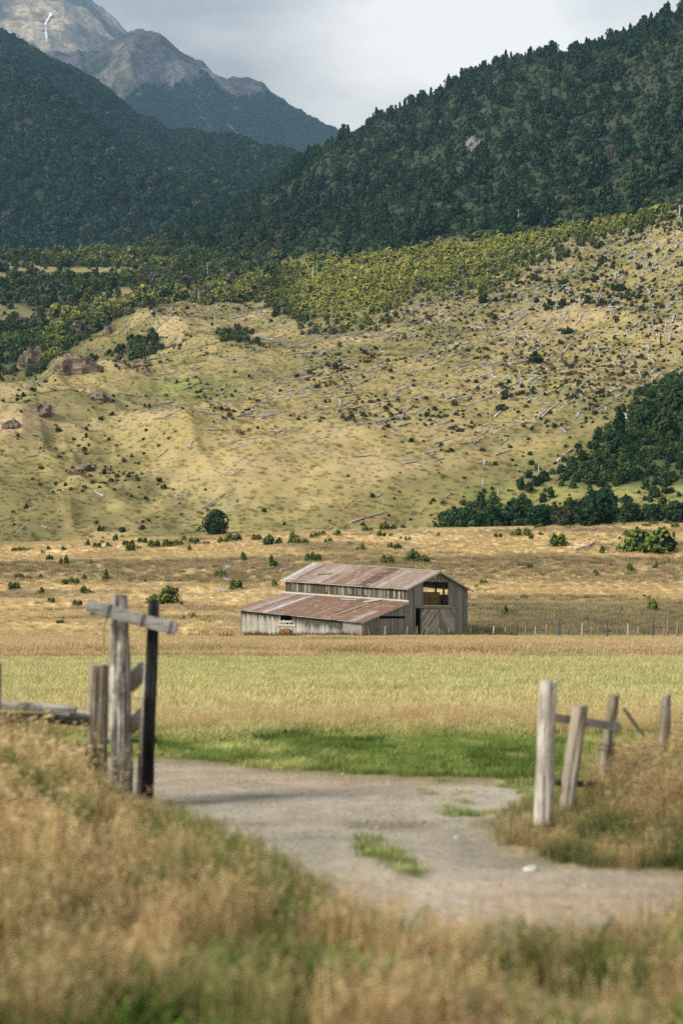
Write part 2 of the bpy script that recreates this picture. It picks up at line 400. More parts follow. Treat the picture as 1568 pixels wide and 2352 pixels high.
def masks(x, y, z):
    u, v = uv(x, y, z)
    n = fbm(x / 28, y / 34, 4, 61); far = (y > 290)
    wob = 26 * n
    forest = sstep(14, -14, v - forest_low(u) + wob * .6) * far * (u > 300)
    yel = sstep(-22, 16, v - forest_low(u) + .5 * wob) * sstep(42, -34, v - yel_low(u) + wob * 1.3) * (u > 520) * far
    left = sstep(12, -12, v - scrub_low(u) + wob * .7) * sstep(720, 560, u + 60 * n) * far
    clear = sstep(.16, .34, fbm(x / 60, y / 45, 3, 66) + .35 * band(v, 592, 645, 14) * sstep(340, 200, u) + .3 * band(v, 655, 700, 12) * band(u, 190, 340, 30) - .12)
    left = left * (1 - clear * .72)
    spot = np.exp(-(((u - 330) / 75) ** 2 + ((v - 800 + .25 * (u - 330)) / 30) ** 2)) + np.exp(-(((u - 540) / 70) ** 2 + ((v - 778) / 16) ** 2)) * .7
    left = np.maximum(left, sstep(.35, .8, spot + .4 * n) * far)
    thick = sstep(-38, 42, v - thicket_top(u) - wob * 1.1 - 6) * far * (y < 480) * sstep(985, 1030, u)
    gap = band(v, 1118, 1168, 9) * sstep(1090, 1170, u) + .65 * band(v, 1140, 1195, 10) * sstep(1420, 1480, u)
    thick = thick * (1 - .85 * np.clip(gap, 0, 1))
    return u, v, forest, yel, left, thick
def track_green(x, y):
    g = np.exp(-(((x - .30 + .16 * (y - 13.2)) / .22) ** 2 + ((y - 13.0) / 1.0) ** 2)) + .62 * np.exp(-(((x - .62) / .22) ** 2 + ((y - 11.9) / .25) ** 2))
    return sstep(.3, .7, g + .45 * fbm(x * 3, y * 2, 3, 71))
def ground_col(x, y, z):
    n6 = fbm(x / 6, y / 6, 4, 81); n2 = fbm(x / 1.7, y / 2.2, 4, 82); n30 = fbm(x / 34, y / 15, 4, 83); nl = fbm(x / 25, y / 6, 4, 84)
    c = np.tile(C['gold'], (len(x), 1))
    c = lerp(c, C['pale'], sstep(-.1, .5, n30))
    # mown strip
    mown = band(y + 3 * n30 + 1.5 * n2, 30, 70, 2.5)
    c = lerp(c, lerp(np.tile(C['straw'], (len(x), 1)), C['pale'], sstep(-.25, .45, nl + .3 * n2)), mown)
    c = lerp(c, C['green'], mown * sstep(.08, .5, fbm(x / 9, y / 3, 4, 85)) * .55)
    # green strip behind the gate, worn turf; soil colour darkened for the blades' shade
    gs = band(y + 1.2 * n6, 18.2, 24.4, .8); c = lerp(c, C['turf'], gs * sstep(-.6, .15, n2 + .2))
    c = lerp(c, C['green'], .7 * sstep(.1, .45, fbm(x / 3, y / 2.2, 3, 90)) * band(y, 24, 31, 1.5))
    # green flushes before the barn
    gb = band(y, 96, 134, 6) * sstep(.08, .4, fbm(x / 9, y / 14, 4, 86) - .1 + .14 * band(x, -12, 6, 3)); c = lerp(c, C['green'], gb * .8)
    c = lerp(c, C['dark'], .5 * band(y + 3 * fbm(x / 9, 0 * x, 2, 31), 69.5, 72.5, 1.0) * sstep(-.2, .2, n6))  # shadow line of the small scarp, painted into the ground
    # rough meadow beyond the barn
    me = band(y, 143, 282, 5)
    br = me * np.clip(.75 * band(y + 8 * n30, 208, 222, 5) + .8 * band(y + 6 * n30, 143, 176, 8) * sstep(-5, 25, x + 10 * n6) + .8 * sstep(.0, .45, nl) , 0, 1)  # terrace scarp belt browner, the slope's shade put into the colour
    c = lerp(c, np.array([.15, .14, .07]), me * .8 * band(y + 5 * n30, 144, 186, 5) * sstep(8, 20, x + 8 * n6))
    c = lerp(c, C['brown'], br * .65); c = lerp(c, C['hillg'], me * sstep(.15, .5, n6) * .25)
    c = lerp(c, C['soil'], .7 * np.exp(-(((x + 17) / 5) ** 2 + ((y - 214 - .2 * x) / 2.2) ** 2)))
    u, v, forest, yel, left, thick = masks(x, y, z)
    far = sstep(270, 300, y)
    nh = fbm(x / 40, y / 26, 5, 87); nh2 = fbm(x / 9, y / 7, 4, 88)
    hl = lerp(lerp(np.tile(C['hill'], (len(x), 1)), C['pale'] * .55, sstep(0, .5, nh)), C['hillg'], sstep(.0, .5, fbm(x / 30, y / 50, 5, 89)) * .55)
    dg = fbm((x * .75 + y * .66) / 110, (y * .75 - x * .66) / 20, 4, 96); hl = lerp(hl, C['hillg'] * .8, sstep(.0, .35, dg) * .75)
    hl = lerp(hl, C['brown'] * .8, sstep(.1, .6, fbm(x / 16, y / 5, 4, 93)) * .3)
    hl = lerp(hl, C['hillg'] * np.array([.8, 1.05, .8]), .8 * np.exp(-(((u - 420) / 110) ** 2 + ((v - 890) / 26) ** 2)))   # green hollow
    sp = sstep(900, 1500, u) * sstep(1010, 900, v) * .55
    hl = lerp(hl, C['hillg'] * .6, sp * sstep(-.15, .3, nh2))
    c = lerp(c, hl, far)
    c = lerp(c, C['scrubf'], np.clip(yel, 0, 1) * .75); c = lerp(c, C['floor'], np.clip(left, 0, 1) * .9)
    c = lerp(c, C['floor'], np.clip(thick, 0, 1) * .85); c = lerp(c, C['green'] * 1.2, band(v, 1112, 1200, 10) * sstep(1000, 1120, u) * far * .25)
    c = lerp(c, C['floor'], forest); c = lerp(c, C['rock'] * .4, forest * sstep(.3, .5, nh2) * .4)
    c = lerp(c, C['soil'] * 1.3, .8 * far * np.exp(-(((u - 845) / 55) ** 2 + ((v - 1190 - .28 * (u - 845)) / 5) ** 2)))
    c = lerp(c, C['brown'] * .85, sstep(20, 18.5, y) * .9); c = lerp(c, C['turf'], sstep(20, 18.5, y) * sstep(-.2, .25, fbm(x * 2.2, y * 2, 4, 97)) * .7)
    hl2 = ridged(x / 46 + y / 150, y / 85, 4, 45); c = lerp(c, C['hillg'] * .62, far * (1 - sstep(600, 800, y)) * sstep(700, 450, u) * sstep(.60, .40, hl2 + .2 * nh2) * .8)
    # dirt track
    gr = gravel(x, y) * (y < 24)
    d = lerp(np.tile(C['dirt'], (len(x), 1)), C['pink'], np.clip(sstep(13, 10.5, y + .5 * n2) + sstep(17.2, 18.6, y + .5 * n2) * .8, 0, 1))
    d = lerp(d, C['dirt'] * .62, sstep(.0, .45, n2) * .7); d = lerp(d, C['dirt'] * 1.25, sstep(.15, .5, fbm(x * 1.1 + 9, y * .8, 4, 95)) * .5)
    d = lerp(d, C['dark'], .8 * band(y + .12 * x + .25 * fbm(x, y, 2, 4), 14.72, 14.95, .07))
    d = lerp(d, C['turf'], track_green(x, y) * .6)
    c = lerp(c, d, gr)
    ne = sstep(9.6, 8.6, y) + bank_l(x, y)
    c = lerp(c, lerp(np.tile(C['brown'], (len(x), 1)), C['green'], sstep(-.1, .3, n2)), np.clip(ne, 0, 1) * .8)
    c = lerp(c, C['pink'], sstep(6.2, 5.0, y + n2) * .6)
    return np.clip(c, .004, .9)

def build_land():
    sv = np.concatenate([np.linspace(-1.0, -.34, 60)[:-1], np.linspace(-.34, .34, 640), np.linspace(.34, 1.0, 60)[1:]])
    t = np.concatenate([np.linspace(math.log(8), math.log(60), 150)[:-1], np.linspace(math.log(60), math.log(700), 470)[:-1], np.linspace(math.log(700), math.log(1750), 160)])
    yr = np.exp(t) - 22 + 0
    yy, ss = np.meshgrid(yr, sv, indexing='ij')
    xx = ss * (yy + 24)
    x = xx.ravel(); y = yy.ravel(); z = hz(x, y)
    me = np_mesh('ground', np.stack([x, y, z], 1), grid_faces(*xx.shape), M['ground'], ground_col(x, np.maximum(y, 2), z))
    o = bpy.data.objects.new('ground', me); COL.objects.link(o)
    tag(o, 'dry golden valley floor running up into a bare hillside and a wooded ridge', 'ground', kind='structure')
    return o

def mountain(name, label, rows, us, ys, detail, col, mat, base_drop=0):
    K = Knots(rows)
    uu = np.linspace(us[0] * D, us[1] * D, us[2]); tt = np.linspace(0, 1, ys)
    # y runs from the first to the last knot of each column
    Yk, Zk = K.at(uu)
    y = (Yk[:, 0][None] * (1 - tt[:, None]) + Yk[:, -1][None] * tt[:, None]); u = np.broadcast_to(uu[None], y.shape)
    x = (u - 341) / F * y
    def zf(x, y):
        x = np.asarray(x, float).ravel(); y = np.asarray(y, float).ravel()
        return K.z(x, y) + detail(x, y)
    z = zf(x, y).reshape(y.shape)
    g = (np.gradient(z, axis=0) / np.gradient(y, axis=0))
    X, Y, Z = x.ravel(), y.ravel(), z.ravel()
    me = np_mesh(name, np.stack([X, Y, Z], 1), grid_faces(*y.shape), mat, col(X, Y, Z, g.ravel()))
    o = bpy.data.objects.new(name, me); COL.objects.link(o)
    tag(o, label, 'mountain', kind='structure')
    return K, zf
LM = [(u, [(1300, 640), (1500, 600), (1750, m1), (2150, m2), (yr, vr), (yr + 60, vr + 1), (yr + 500, vr + 120)]) for u, m1, m2, yr, vr in
      [(-700, 420, 150, 2900, -160), (-200, 440, 200, 2850, -20), (0, 450, 240, 2800, 55), (100, 455, 270, 2750, 112), (200, 460, 310, 2700, 184), (300, 465, 350, 2650, 271),
       (400, 470, 385, 2600, 326), (500, 480, 415, 2550, 363), (560, 490, 428, 2500, 383), (640, 500, 445, 2450, 399), (760, 520, 480, 2450, 445), (950, 560, 540, 2450, 530)]]
FM = [(u, [(3600, 560), (4000, 470), (4500, vr + .5 * (470 - vr)), (5200, vr), (5290, vr + 1), (5900, vr + 120)]) for u, vr in
      [(-300, 250), (60, 170), (100, 146), (150, 127), (200, 113), (240, 101), (290, 79), (345, 71), (370, 79), (400, 108), (430, 129), (470, 151), (520, 178), (545, 178), (600, 187), (622, 212), (660, 232), (700, 251), (750, 282), (790, 300), (900, 370), (1150, 500)]]
RM = [(u, [(5600, 420), (6400, vr + 130), (7600, vr), (7720, vr + 1), (8600, vr + 160)]) for u, vr in
      [(-500, -260), (-150, -160), (0, -90), (150, -45), (210, -2), (240, 24), (290, 76), (345, 112), (500, 200), (700, 330)]]
def det_left(x, y):
    return (1 - .8 * sstep(2250, 2700, y)) * 290 * (ridged((x + .5 * y) / 700, (y - .2 * x) / 1500, 4, 101) - .62) + 22 * fbm(x / 120, y / 150, 4, 102)
def det_far(x, y):
    return (1 - .8 * sstep(4700, 5200, y)) * 300 * (ridged((x + .25 * y) / 620, y / 2300, 5, 111) - .62) + 40 * fbm(x / 160, y / 260, 5, 112) + (1 - .65 * sstep(4900, 5200, y)) * 90 * (ridged((x + .3 * y) / 210, y / 900, 4, 119) - .62) + 12 * fbm(x / 36, y / 55, 3, 127)
def det_rear(x, y):
    return 150 * (ridged((x - .5 * y) / 900, (y + .3 * x) / 1700, 5, 121) - .6) + 35 * fbm(x / 150, y / 250, 4, 122) + 14 * fbm(x / 42, y / 60, 3, 128) + 80 * (ridged((x - .4 * y) / 260, y / 800, 4, 129) - .62)
def col_left(x, y, z, g):
    n = fbm(x / 200, y / 300, 4, 103)
    c = lerp(np.tile(np.array([.018, .038, .024]), (len(x), 1)), np.array([.035, .045, .024]), sstep(-.2, .4, n))
    return c
def treeline(x, y, z):
    u, v = uv(x, y, z)
    return v - I(u, (0, 280), (150, 290), (240, 282), (300, 225), (330, 200), (420, 188), (470, 192), (540, 222), (620, 208), (800, 240)) + 26 * fbm(x / 170, y / 420, 4, 113) + 30 * (ridged((x + .25 * y) / 310, y / 2000, 3, 114) - .62)
def col_far(x, y, z, g):
    rock = lerp(np.tile(np.array([.085, .08, .088]), (len(x), 1)), np.array([.19, .17, .155]), sstep(.0, .35, fbm(x / 110, y / 260, 5, 115)))
    rock = lerp(rock, np.array([.40, .34, .26]), sstep(.12, .4, fbm(x / 200, y / 300, 4, 116) ) * .75)
    rock = lerp(rock, np.array([.045, .055, .03]), sstep(.1, .3, fbm(x / 130, y / 330, 4, 118)) * .8)
    wood = lerp(np.tile(np.array([.014, .034, .026]), (len(x), 1)), np.array([.11, .11, .105]), sstep(.34, .5, fbm(x / 60, y / 380, 4, 117)) * .7)
    return lerp(rock, wood, sstep(-7, 7, treeline(x, y, z)))
def col_rear(x, y, z, g):
    n = fbm(x / 300, y / 500, 5, 123)
    c = lerp(np.tile(np.array([.20, .18, .165]), (len(x), 1)), np.array([.42, .345, .25]), sstep(-.25, .3, n))
    c = lerp(c, np.array([.10, .10, .095]), sstep(.12, .35, fbm(x / 160, y / 600, 4, 124)) * .7)
    return c
# ------------------------------------------------------------------ plants: prototypes
def leaf_cloud(shape, n, size, seed, squash=1.0, core=.55, core_n=1, leaf=1.0):
    """many small leaf clumps spread through the volume shape(k)->(radius at height, z), with a dark lumpy middle"""
    r = np.random.default_rng(seed); vs = []; fs = []; var = []; mi = []
    for i in range(n):
        t = r.uniform(0, 1); R, z = shape(t); a = r.uniform(0, 2 * math.pi)
        lump = 1 + .28 * math.sin(3 * a + seed + 5 * t) + .2 * math.sin(5 * a - 9 * t + seed * 2)
        rad = R * lump * math.sqrt(r.uniform(.25, 1.0)); p = np.array([rad * math.cos(a), rad * math.sin(a), z + r.normal(0, size * .25)])
        nrm = np.array([math.cos(a), math.sin(a), .55]) + r.normal(0, .5, 3); nrm /= np.linalg.norm(nrm)
        e1 = np.cross(nrm, r.normal(0, 1, 3)); e1 /= np.linalg.norm(e1); e2 = np.cross(nrm, e1)
        s = size * r.uniform(.55, 1.3) * leaf; b = len(vs); v0 = r.uniform(0, 1)
        vs += [p - e1 * s * .5 - e2 * s * .18, p + e1 * s * .08 - e2 * s * .5 + nrm * s * .12, p + e1 * s * .55 + e2 * s * .1, p - e1 * s * .1 + e2 * s * .5 - nrm * s * .1]
        fs += [(b, b + 1, b + 2, b + 3)]; var += [v0] * 4; mi.append(0)
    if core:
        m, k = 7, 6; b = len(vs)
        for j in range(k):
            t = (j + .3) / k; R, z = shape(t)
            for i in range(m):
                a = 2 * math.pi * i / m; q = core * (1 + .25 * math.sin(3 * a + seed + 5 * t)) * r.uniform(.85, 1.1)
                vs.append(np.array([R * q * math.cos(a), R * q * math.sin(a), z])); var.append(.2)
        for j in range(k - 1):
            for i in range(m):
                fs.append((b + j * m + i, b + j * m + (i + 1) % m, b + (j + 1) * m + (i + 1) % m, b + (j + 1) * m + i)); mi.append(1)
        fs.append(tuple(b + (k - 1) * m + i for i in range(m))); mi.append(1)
    return vs, fs, var, mi
def plant_mesh(name, clouds, mats, stem=None):
    V = []; Fc = []; A = []; Mi = []
    for vs, fs, var, mi in clouds:
        b = len(V); V += [tuple(map(float, p)) for p in vs]; Fc += [tuple(b + i for i in f) for f in fs]; A += var; Mi += mi
    if stem:
        mb = MB(); mb.tube([(0, 0, -.3), (.02, 0, stem[1] * .5), (0, .02, stem[1])], [stem[0], stem[0] * .8, stem[0] * .3], 6, .15)
        b = len(V); V += mb.v; Fc += [tuple(b + i for i in f) for f in mb.f]; A += [.5] * len(mb.v); Mi += [2] * len(mb.f)
    me = bpy.data.meshes.new(name); me.from_pydata(V, [], Fc)
    at = me.attributes.new('var', 'FLOAT', 'POINT'); at.data.foreach_set('value', np.array(A, 'f'))
    for m in mats: me.materials.append(m)
    me.polygons.foreach_set('material_index', np.array(Mi, np.int32)); me.update(); return me
def sh_cone(w, h, z0=.06):      # unit-height shapes
    return lambda t: (w * (1 - t) ** .8 * (.75 + .25 * math.sin(9 * t)) * min(1, .5 + 5 * t), h * (z0 + (1 - z0) * t))
def sh_round(w, h, z0=.1):
    return lambda t: (w * math.sqrt(max(0.02, 1 - (1.75 * t - .75) ** 2)) if t > .2 else w * (.55 + 1.8 * t) * .98, h * (z0 + (1 - z0) * t))
def sh_egg(w, h, z0=.05):
    return lambda t: (w * (math.sin(math.pi * (t * .72 + .18)) ** .8) * (1 - .22 * t), h * (z0 + (1 - z0) * t))
def sh_dome(w, h):
    return lambda t: (w * math.sqrt(max(.03, 1 - t * t)) * (1.0 if t > .1 else .85), h * t)
def off(cl, dx, dy, dz=0, s=1.0):
    vs, fs, var, mi = cl; return [np.array(p) * s + np.array([dx, dy, dz]) for p in vs], fs, var, mi

# grass tufts ------------------------------------------------------
def tuft(name, n, h, spread, width, seed, lean=.35, heads=0.0, flat=0.0):
    r = np.random.default_rng(seed); V = []; Fc = []; var = []; tip = []
    for i in range(n):
        a = r.uniform(0, 6.283); d = spread * math.sqrt(r.uniform(0, 1)); bx, by = d * math.cos(a), d * math.sin(a)
        a2 = a + r.normal(0, .9); H = h * r.uniform(.55, 1.1); ln = H * abs(r.normal(0, lean)) + flat * H
        dx, dy = math.cos(a2), math.sin(a2); px, py = -dy, dx; w = width * r.uniform(.7, 1.3); v0 = r.uniform(0, 1); b = len(V)
        pts = [(0, 0, 1.0), (.22, .45, .8), (.6, .8, .55), (1.0, 1.0, .12)]
        for q, (l, hh, ww) in enumerate(pts):
            cx, cy, cz = bx + dx * ln * l, by + dy * ln * l, H * hh * (1 - .12 * l * min(1, ln / H)) - .02 * (q == 0)
            V += [(cx - px * w * ww / 2, cy - py * w * ww / 2, cz), (cx + px * w * ww / 2, cy + py * w * ww / 2, cz)]
            var += [v0] * 2; tip += [[0, .2, .6, 1][q]] * 2
        for q in range(3): Fc.append((b + 2 * q, b + 2 * q + 1, b + 2 * q + 3, b + 2 * q + 2))
        if r.uniform() < heads:      # a loose seed head
            tx, ty, tz = bx + dx * ln, by + dy * ln, V[-1][2]
            for q in range(4):
                s = H * r.uniform(.07, .13); ang = r.uniform(0, 6.28); c2, s2 = math.cos(ang), math.sin(ang)
                b = len(V); z = tz - H * .05 * q; ww = width * 1.5
                V += [(tx, ty, z), (tx + c2 * s * .6 - s2 * ww, ty + s2 * s * .6 + c2 * ww, z + s * .35), (tx + c2 * s, ty + s2 * s, z + s * .3), (tx + c2 * s * .6 + s2 * ww, ty + s2 * s * .6 - c2 * ww, z + s * .2)]
                Fc.append((b, b + 1, b + 2, b + 3)); var += [v0] * 4; tip += [1] * 4
    me = bpy.data.meshes.new(name); me.from_pydata(V, [], Fc)
    for k, l in (('var', var), ('tip', tip)):
        at = me.attributes.new(k, 'FLOAT', 'POINT'); at.data.foreach_set('value', np.array(l, 'f'))
    me.materials.append(M['grass']); me.update(); return me
PROTO = {}
def proto(key, me):
    o = bpy.data.objects.new('seed_' + key, me); PROTO[key] = o; return o

# scatter: one object of stuff, its plants placed by geometry nodes --------
def scatter(name, label, pts, keys, idx, scl, rotz, col, dry=None, tilt=None, cat='grass'):
    n = len(pts); me = bpy.data.meshes.new(name); me.vertices.add(n); me.vertices.foreach_set('co', np.asarray(pts, 'f').ravel())
    def A(k, ty, v, f): at = me.attributes.new(k, ty, 'POINT'); at.data.foreach_set(f, np.asarray(v, {'INT': np.int32}.get(ty, 'f')).ravel())
    rot = np.zeros((n, 3)); rot[:, 2] = rotz
    if tilt is not None: rot[:, :2] = tilt
    s3 = np.asarray(scl, float); s3 = np.repeat(s3[:, None], 3, 1) if s3.ndim == 1 else s3
    A('idx', 'INT', idx, 'value'); A('rot', 'FLOAT_VECTOR', rot, 'vector'); A('scl', 'FLOAT_VECTOR', s3, 'vector')
    A('tcol', 'FLOAT_COLOR', np.concatenate([col, np.ones((n, 1))], 1), 'color'); A('dry', 'FLOAT', np.ones(n) if dry is None else dry, 'value')
    me.update(); o = bpy.data.objects.new(name, me); COL.objects.link(o)
    g = bpy.data.node_groups.new(name + '_nodes', 'GeometryNodeTree')
    g.interface.new_socket('Geometry', in_out='INPUT', socket_type='NodeSocketGeometry'); g.interface.new_socket('Geometry', in_out='OUTPUT', socket_type='NodeSocketGeometry')
    N = g.nodes.new; L = g.links.new; gi = N('NodeGroupInput'); go = N('NodeGroupOutput'); ip = N('GeometryNodeInstanceOnPoints'); jo = N('GeometryNodeJoinGeometry')
    for k in reversed(keys):
        oi = N('GeometryNodeObjectInfo'); oi.inputs['Object'].default_value = PROTO[k]; oi.inputs['As Instance'].default_value = True; oi.transform_space = 'ORIGINAL'
        L(oi.outputs['Geometry'], jo.inputs[0])
    def na(k, ty):
        a = N('GeometryNodeInputNamedAttribute'); a.data_type = ty; a.inputs['Name'].default_value = k
        return [q for q in a.outputs if q.name == 'Attribute' and q.enabled][0]
    L(gi.outputs[0], ip.inputs['Points']); L(jo.outputs[0], ip.inputs['Instance']); ip.inputs['Pick Instance'].default_value = True
    L(na('idx', 'INT'), ip.inputs['Instance Index']); er = N('FunctionNodeEulerToRotation'); L(na('rot', 'FLOAT_VECTOR'), er.inputs[0]); L(er.outputs[0], ip.inputs['Rotation']); L(na('scl', 'FLOAT_VECTOR'), ip.inputs['Scale'])
    L(ip.outputs[0], go.inputs[0])
    md = o.modifiers.new('scatter', 'NODES'); md.node_group = g
    return tag(o, label, cat, kind='stuff')

def make_protos():
    for i in range(4):
        proto(f'tall{i}', tuft('tall_grass_tuft', 26, .8, .16, .010, 300 + i, .38, .55))
        proto(f'mid{i}', tuft('grass_tuft', 30, .5, .30, .016, 320 + i, .4, .35))
        proto(f'short{i}', tuft('short_grass_tuft', 26, .16, .16, .012, 340 + i, .7, 0, .15))
        proto(f'far{i}', tuft('meadow_grass_patch', 46, .55, .6, .035, 360 + i, .4, .3))
        proto(f'weed{i}', tuft('broad_leaved_weed', 16, .30, .14, .05, 380 + i, .6, 0, .3))
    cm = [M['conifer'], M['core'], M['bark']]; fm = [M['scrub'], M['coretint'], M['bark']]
    for i in range(5):
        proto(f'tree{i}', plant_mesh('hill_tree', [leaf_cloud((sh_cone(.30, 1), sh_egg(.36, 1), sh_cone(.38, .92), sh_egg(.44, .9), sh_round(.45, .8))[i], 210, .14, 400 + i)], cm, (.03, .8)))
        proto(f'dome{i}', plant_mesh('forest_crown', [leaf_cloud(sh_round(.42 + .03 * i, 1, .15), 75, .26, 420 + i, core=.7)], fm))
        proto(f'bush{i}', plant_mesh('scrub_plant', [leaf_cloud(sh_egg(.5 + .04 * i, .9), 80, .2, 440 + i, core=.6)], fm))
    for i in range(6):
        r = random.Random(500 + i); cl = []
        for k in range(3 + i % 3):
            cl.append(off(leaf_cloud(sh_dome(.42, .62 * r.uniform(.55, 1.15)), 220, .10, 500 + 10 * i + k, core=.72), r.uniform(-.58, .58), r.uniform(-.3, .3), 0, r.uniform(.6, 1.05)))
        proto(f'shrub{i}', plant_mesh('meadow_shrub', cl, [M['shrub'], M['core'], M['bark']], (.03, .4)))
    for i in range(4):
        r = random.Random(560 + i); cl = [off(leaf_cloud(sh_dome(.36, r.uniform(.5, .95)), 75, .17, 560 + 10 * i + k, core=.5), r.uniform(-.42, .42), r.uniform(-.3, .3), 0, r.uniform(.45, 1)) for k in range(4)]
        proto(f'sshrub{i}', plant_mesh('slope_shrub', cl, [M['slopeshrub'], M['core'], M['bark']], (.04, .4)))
# ------------------------------------------------------------------ the barn
def build_barn():
    A = P(361.6, 639.6, 138.0); B = P(241.0, 636.4, 150.5); Dd = P(466.4, 638.0, 148.5)
    A.z = B.z = Dd.z = 0
    T = .408
    Cc = A + (Dd - A) * T; E = B + (Dd - A) * T; Ff = B + (Dd - A)
    root = empty('barn', (*((A + Ff) / 2).xy, 0), 'weathered grey timber barn with rusty iron roof and lean-to in the meadow', 'barn')
    ld = (B - A).normalized(); gd = (Dd - A).normalized()          # along the length, along the gable
    nf = Vector((-ld.y, ld.x, 0)); nf = nf if nf.y < 0 else -nf    # out of the long front
    ng = -ld
    z0 = -.35
    def eave(p, q, za, zb):   # height along p->q
        L = (q - p).length; return lambda s: za + (zb - za) * s / L
    def wall(label, p, q, top, mat, nrm, seed, holes=(), stain=None, bottom=lambda s: z0, bw=.2, rag=.05, gap=.012, extra=None):
        r = random.Random(seed); mb = MB(); d = (q - p).normalized(); L = (q - p).length; s = 0.0
        while s < L - .02:
            w = min(bw * r.uniform(.75, 1.3), L - s); sm = s + w / 2; zt = top(sm) - .01; zb = bottom(sm) + r.uniform(0, rag)
            spans = [(zb, zt)]
            for (a, b, c, e) in holes:
                if a < sm < b:
                    new = []
                    for lo, hi in spans:
                        if e <= lo or c >= hi: new.append((lo, hi)); continue
                        if c - lo > .05: new.append((lo, c))
                        if hi - e > .05: new.append((e, hi))
                    spans = new
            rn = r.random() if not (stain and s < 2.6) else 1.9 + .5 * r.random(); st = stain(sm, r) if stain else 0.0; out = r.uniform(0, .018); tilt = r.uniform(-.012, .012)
            for lo, hi in spans:
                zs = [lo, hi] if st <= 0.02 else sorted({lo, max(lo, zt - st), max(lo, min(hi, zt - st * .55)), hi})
                vs = []; sv = []
                for z in zs:
                    f = (z - lo) / max(.01, hi - lo)
                    for o2, ss in ((0, s + gap / 2), (0, s + w - gap / 2), (.028, s + w - gap / 2), (.028, s + gap / 2)):
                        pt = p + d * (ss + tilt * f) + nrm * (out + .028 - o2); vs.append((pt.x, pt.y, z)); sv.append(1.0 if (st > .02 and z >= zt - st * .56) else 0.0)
                fs = []
                for k in range(len(zs) - 1):
                    for j in range(4): fs.append((k * 4 + j, k * 4 + (j + 1) % 4, k * 4 + 4 + (j + 1) % 4, k * 4 + 4 + j))
                fs += [(0, 3, 2, 1), tuple(len(zs) * 4 - 4 + j for j in range(4))]
                mb.add(vs, fs, rnd=rn, stain=sv)
            s += w
        if extra: extra(mb)
        o = mb.build('wall', mat, root); o['label'] = label; return o
    # heights (the old building has sunk at its near end)
    zeA, zeB = 1.72, 3.02           # lean-to eave
    ztC, ztE = 3.60, 4.72           # lean-to roof at the main wall
    zmC, zmE = 5.02, 6.22           # main eave
    zrR, zrL = 6.72, 8.1            # ridge
    LAB = (B - A).length; LG = (Dd - A).length
    def along(p, u):   # distance along the front at frame column u
        best = min((abs(341 + F * (p + ld * k * .02).x / (p + ld * k * .02).y - u), k * .02) for k in range(0, 1000)); return best[1]
    def zat(v, y): return CAMZ + (HOR - v) / F * y
    a1, a2 = along(A, 292.8), along(A, 280.2); yw = (A + ld * (a1 + a2) / 2).y
    w0, w1 = zat(631.5, yw), zat(612.5, yw)
    stain_shade_seg = lambda s, r: (.0 if s < 2.6 else (r.uniform(.8, 1.5) * (1.2 if s < a1 else .8)))  # ragged weather staining plus the eave's shadow, both painted into the boards
    wall('lean-to front of pale boards, weather-stained and with eave shade painted in', A, B, eave(A, B, zeA, zeB), M['board'], nf, 1, [(a1, a2, w0, w1)], stain_shade_seg)
    # gable end: lean-to part and main part share the plane
    Lc = (Cc - A).length; Ld = LG
    def gtop(s):
        if s < Lc: return zeA + (ztC - zeA) * s / Lc + .02
        h = (s - Lc) / (Ld - Lc); return zmC + (zrR - zmC) * (1 - abs(2 * h - 1)) - .03
    def galong(u):
        best = min((abs(341 + F * (A + gd * k * .02).x / (A + gd * k * .02).y - u), k * .02) for k in range(0, 900)); return best[1]
    def src(x): return (930 + x / 1.568) * .24973
    def srcv(y): return (2220 + y / 1.568) * .24973
    yg = (A + gd * 9).y
    slot = (galong(src(915)), galong(src(1076)), zat(srcv(403), (A + gd * 4).y), zat(srcv(387), (A + gd * 4).y))
    dgap = (galong(src(1146)), galong(src(1174)), -1, zat(srcv(338), yg))
    door = (galong(src(1172)), galong(src(1397)), -1, zat(srcv(338), yg))
    hay = (galong(src(1196)), galong(src(1352)), zat(srcv(320), yg), zat(srcv(172), yg))
    vent = (galong(src(1288)), galong(src(1296)), zat(srcv(162), yg), zat(srcv(134), yg))
    wall('weathered gable end with a hay opening', A, Dd, gtop, M['board_gable'], ng, 2, [slot, dgap, door, hay, vent], bw=.22, rag=.12)
    def _wall_with_battens(fn): wall('dark mossy upper front above the lean-to with pale split boards', Cc, E, eave(Cc, E, zmC - .02, zmE - .02), M['board_dark'], nf, 3, bottom=lambda s: ztC + (ztE - ztC) * s / LAB - .25, bw=.16, gap=.03, extra=fn)
    # pale split boards between the mossy ones
    def battens(mb):
      r = random.Random(33)
      for k in range(46):
          s = r.uniform(.3, LAB - .3); zb = ztC + (ztE - ztC) * s / LAB + r.uniform(.05, .5); zt = zmC + (zmE - zmC) * s / LAB - r.uniform(.08, .5)
          if zt - zb < .35: continue
          w = r.uniform(.035, .1); p = Cc + ld * s + nf * .055
          mb.box((p.x, p.y, zb), ld * w, nf * .012, (ld.x * r.uniform(-.05, .05), 0, zt - zb), rnd=-2.6 + r.uniform(-.6, 0))
    _wall_with_battens(battens)
    wall('far end wall', Ff, B, lambda s: (zmE + (zrL - zmE) * (1 - abs(2 * s / (LG - Lc) - 1)) - .03) if s < LG - Lc else ztE + (zeB - ztE) * (s - (LG - Lc)) / Lc, M['board_gable'], ld, 4)
    # rear wall: an open strip high up between posts
    LR = LAB; o0, o1 = 1.0, 6.2
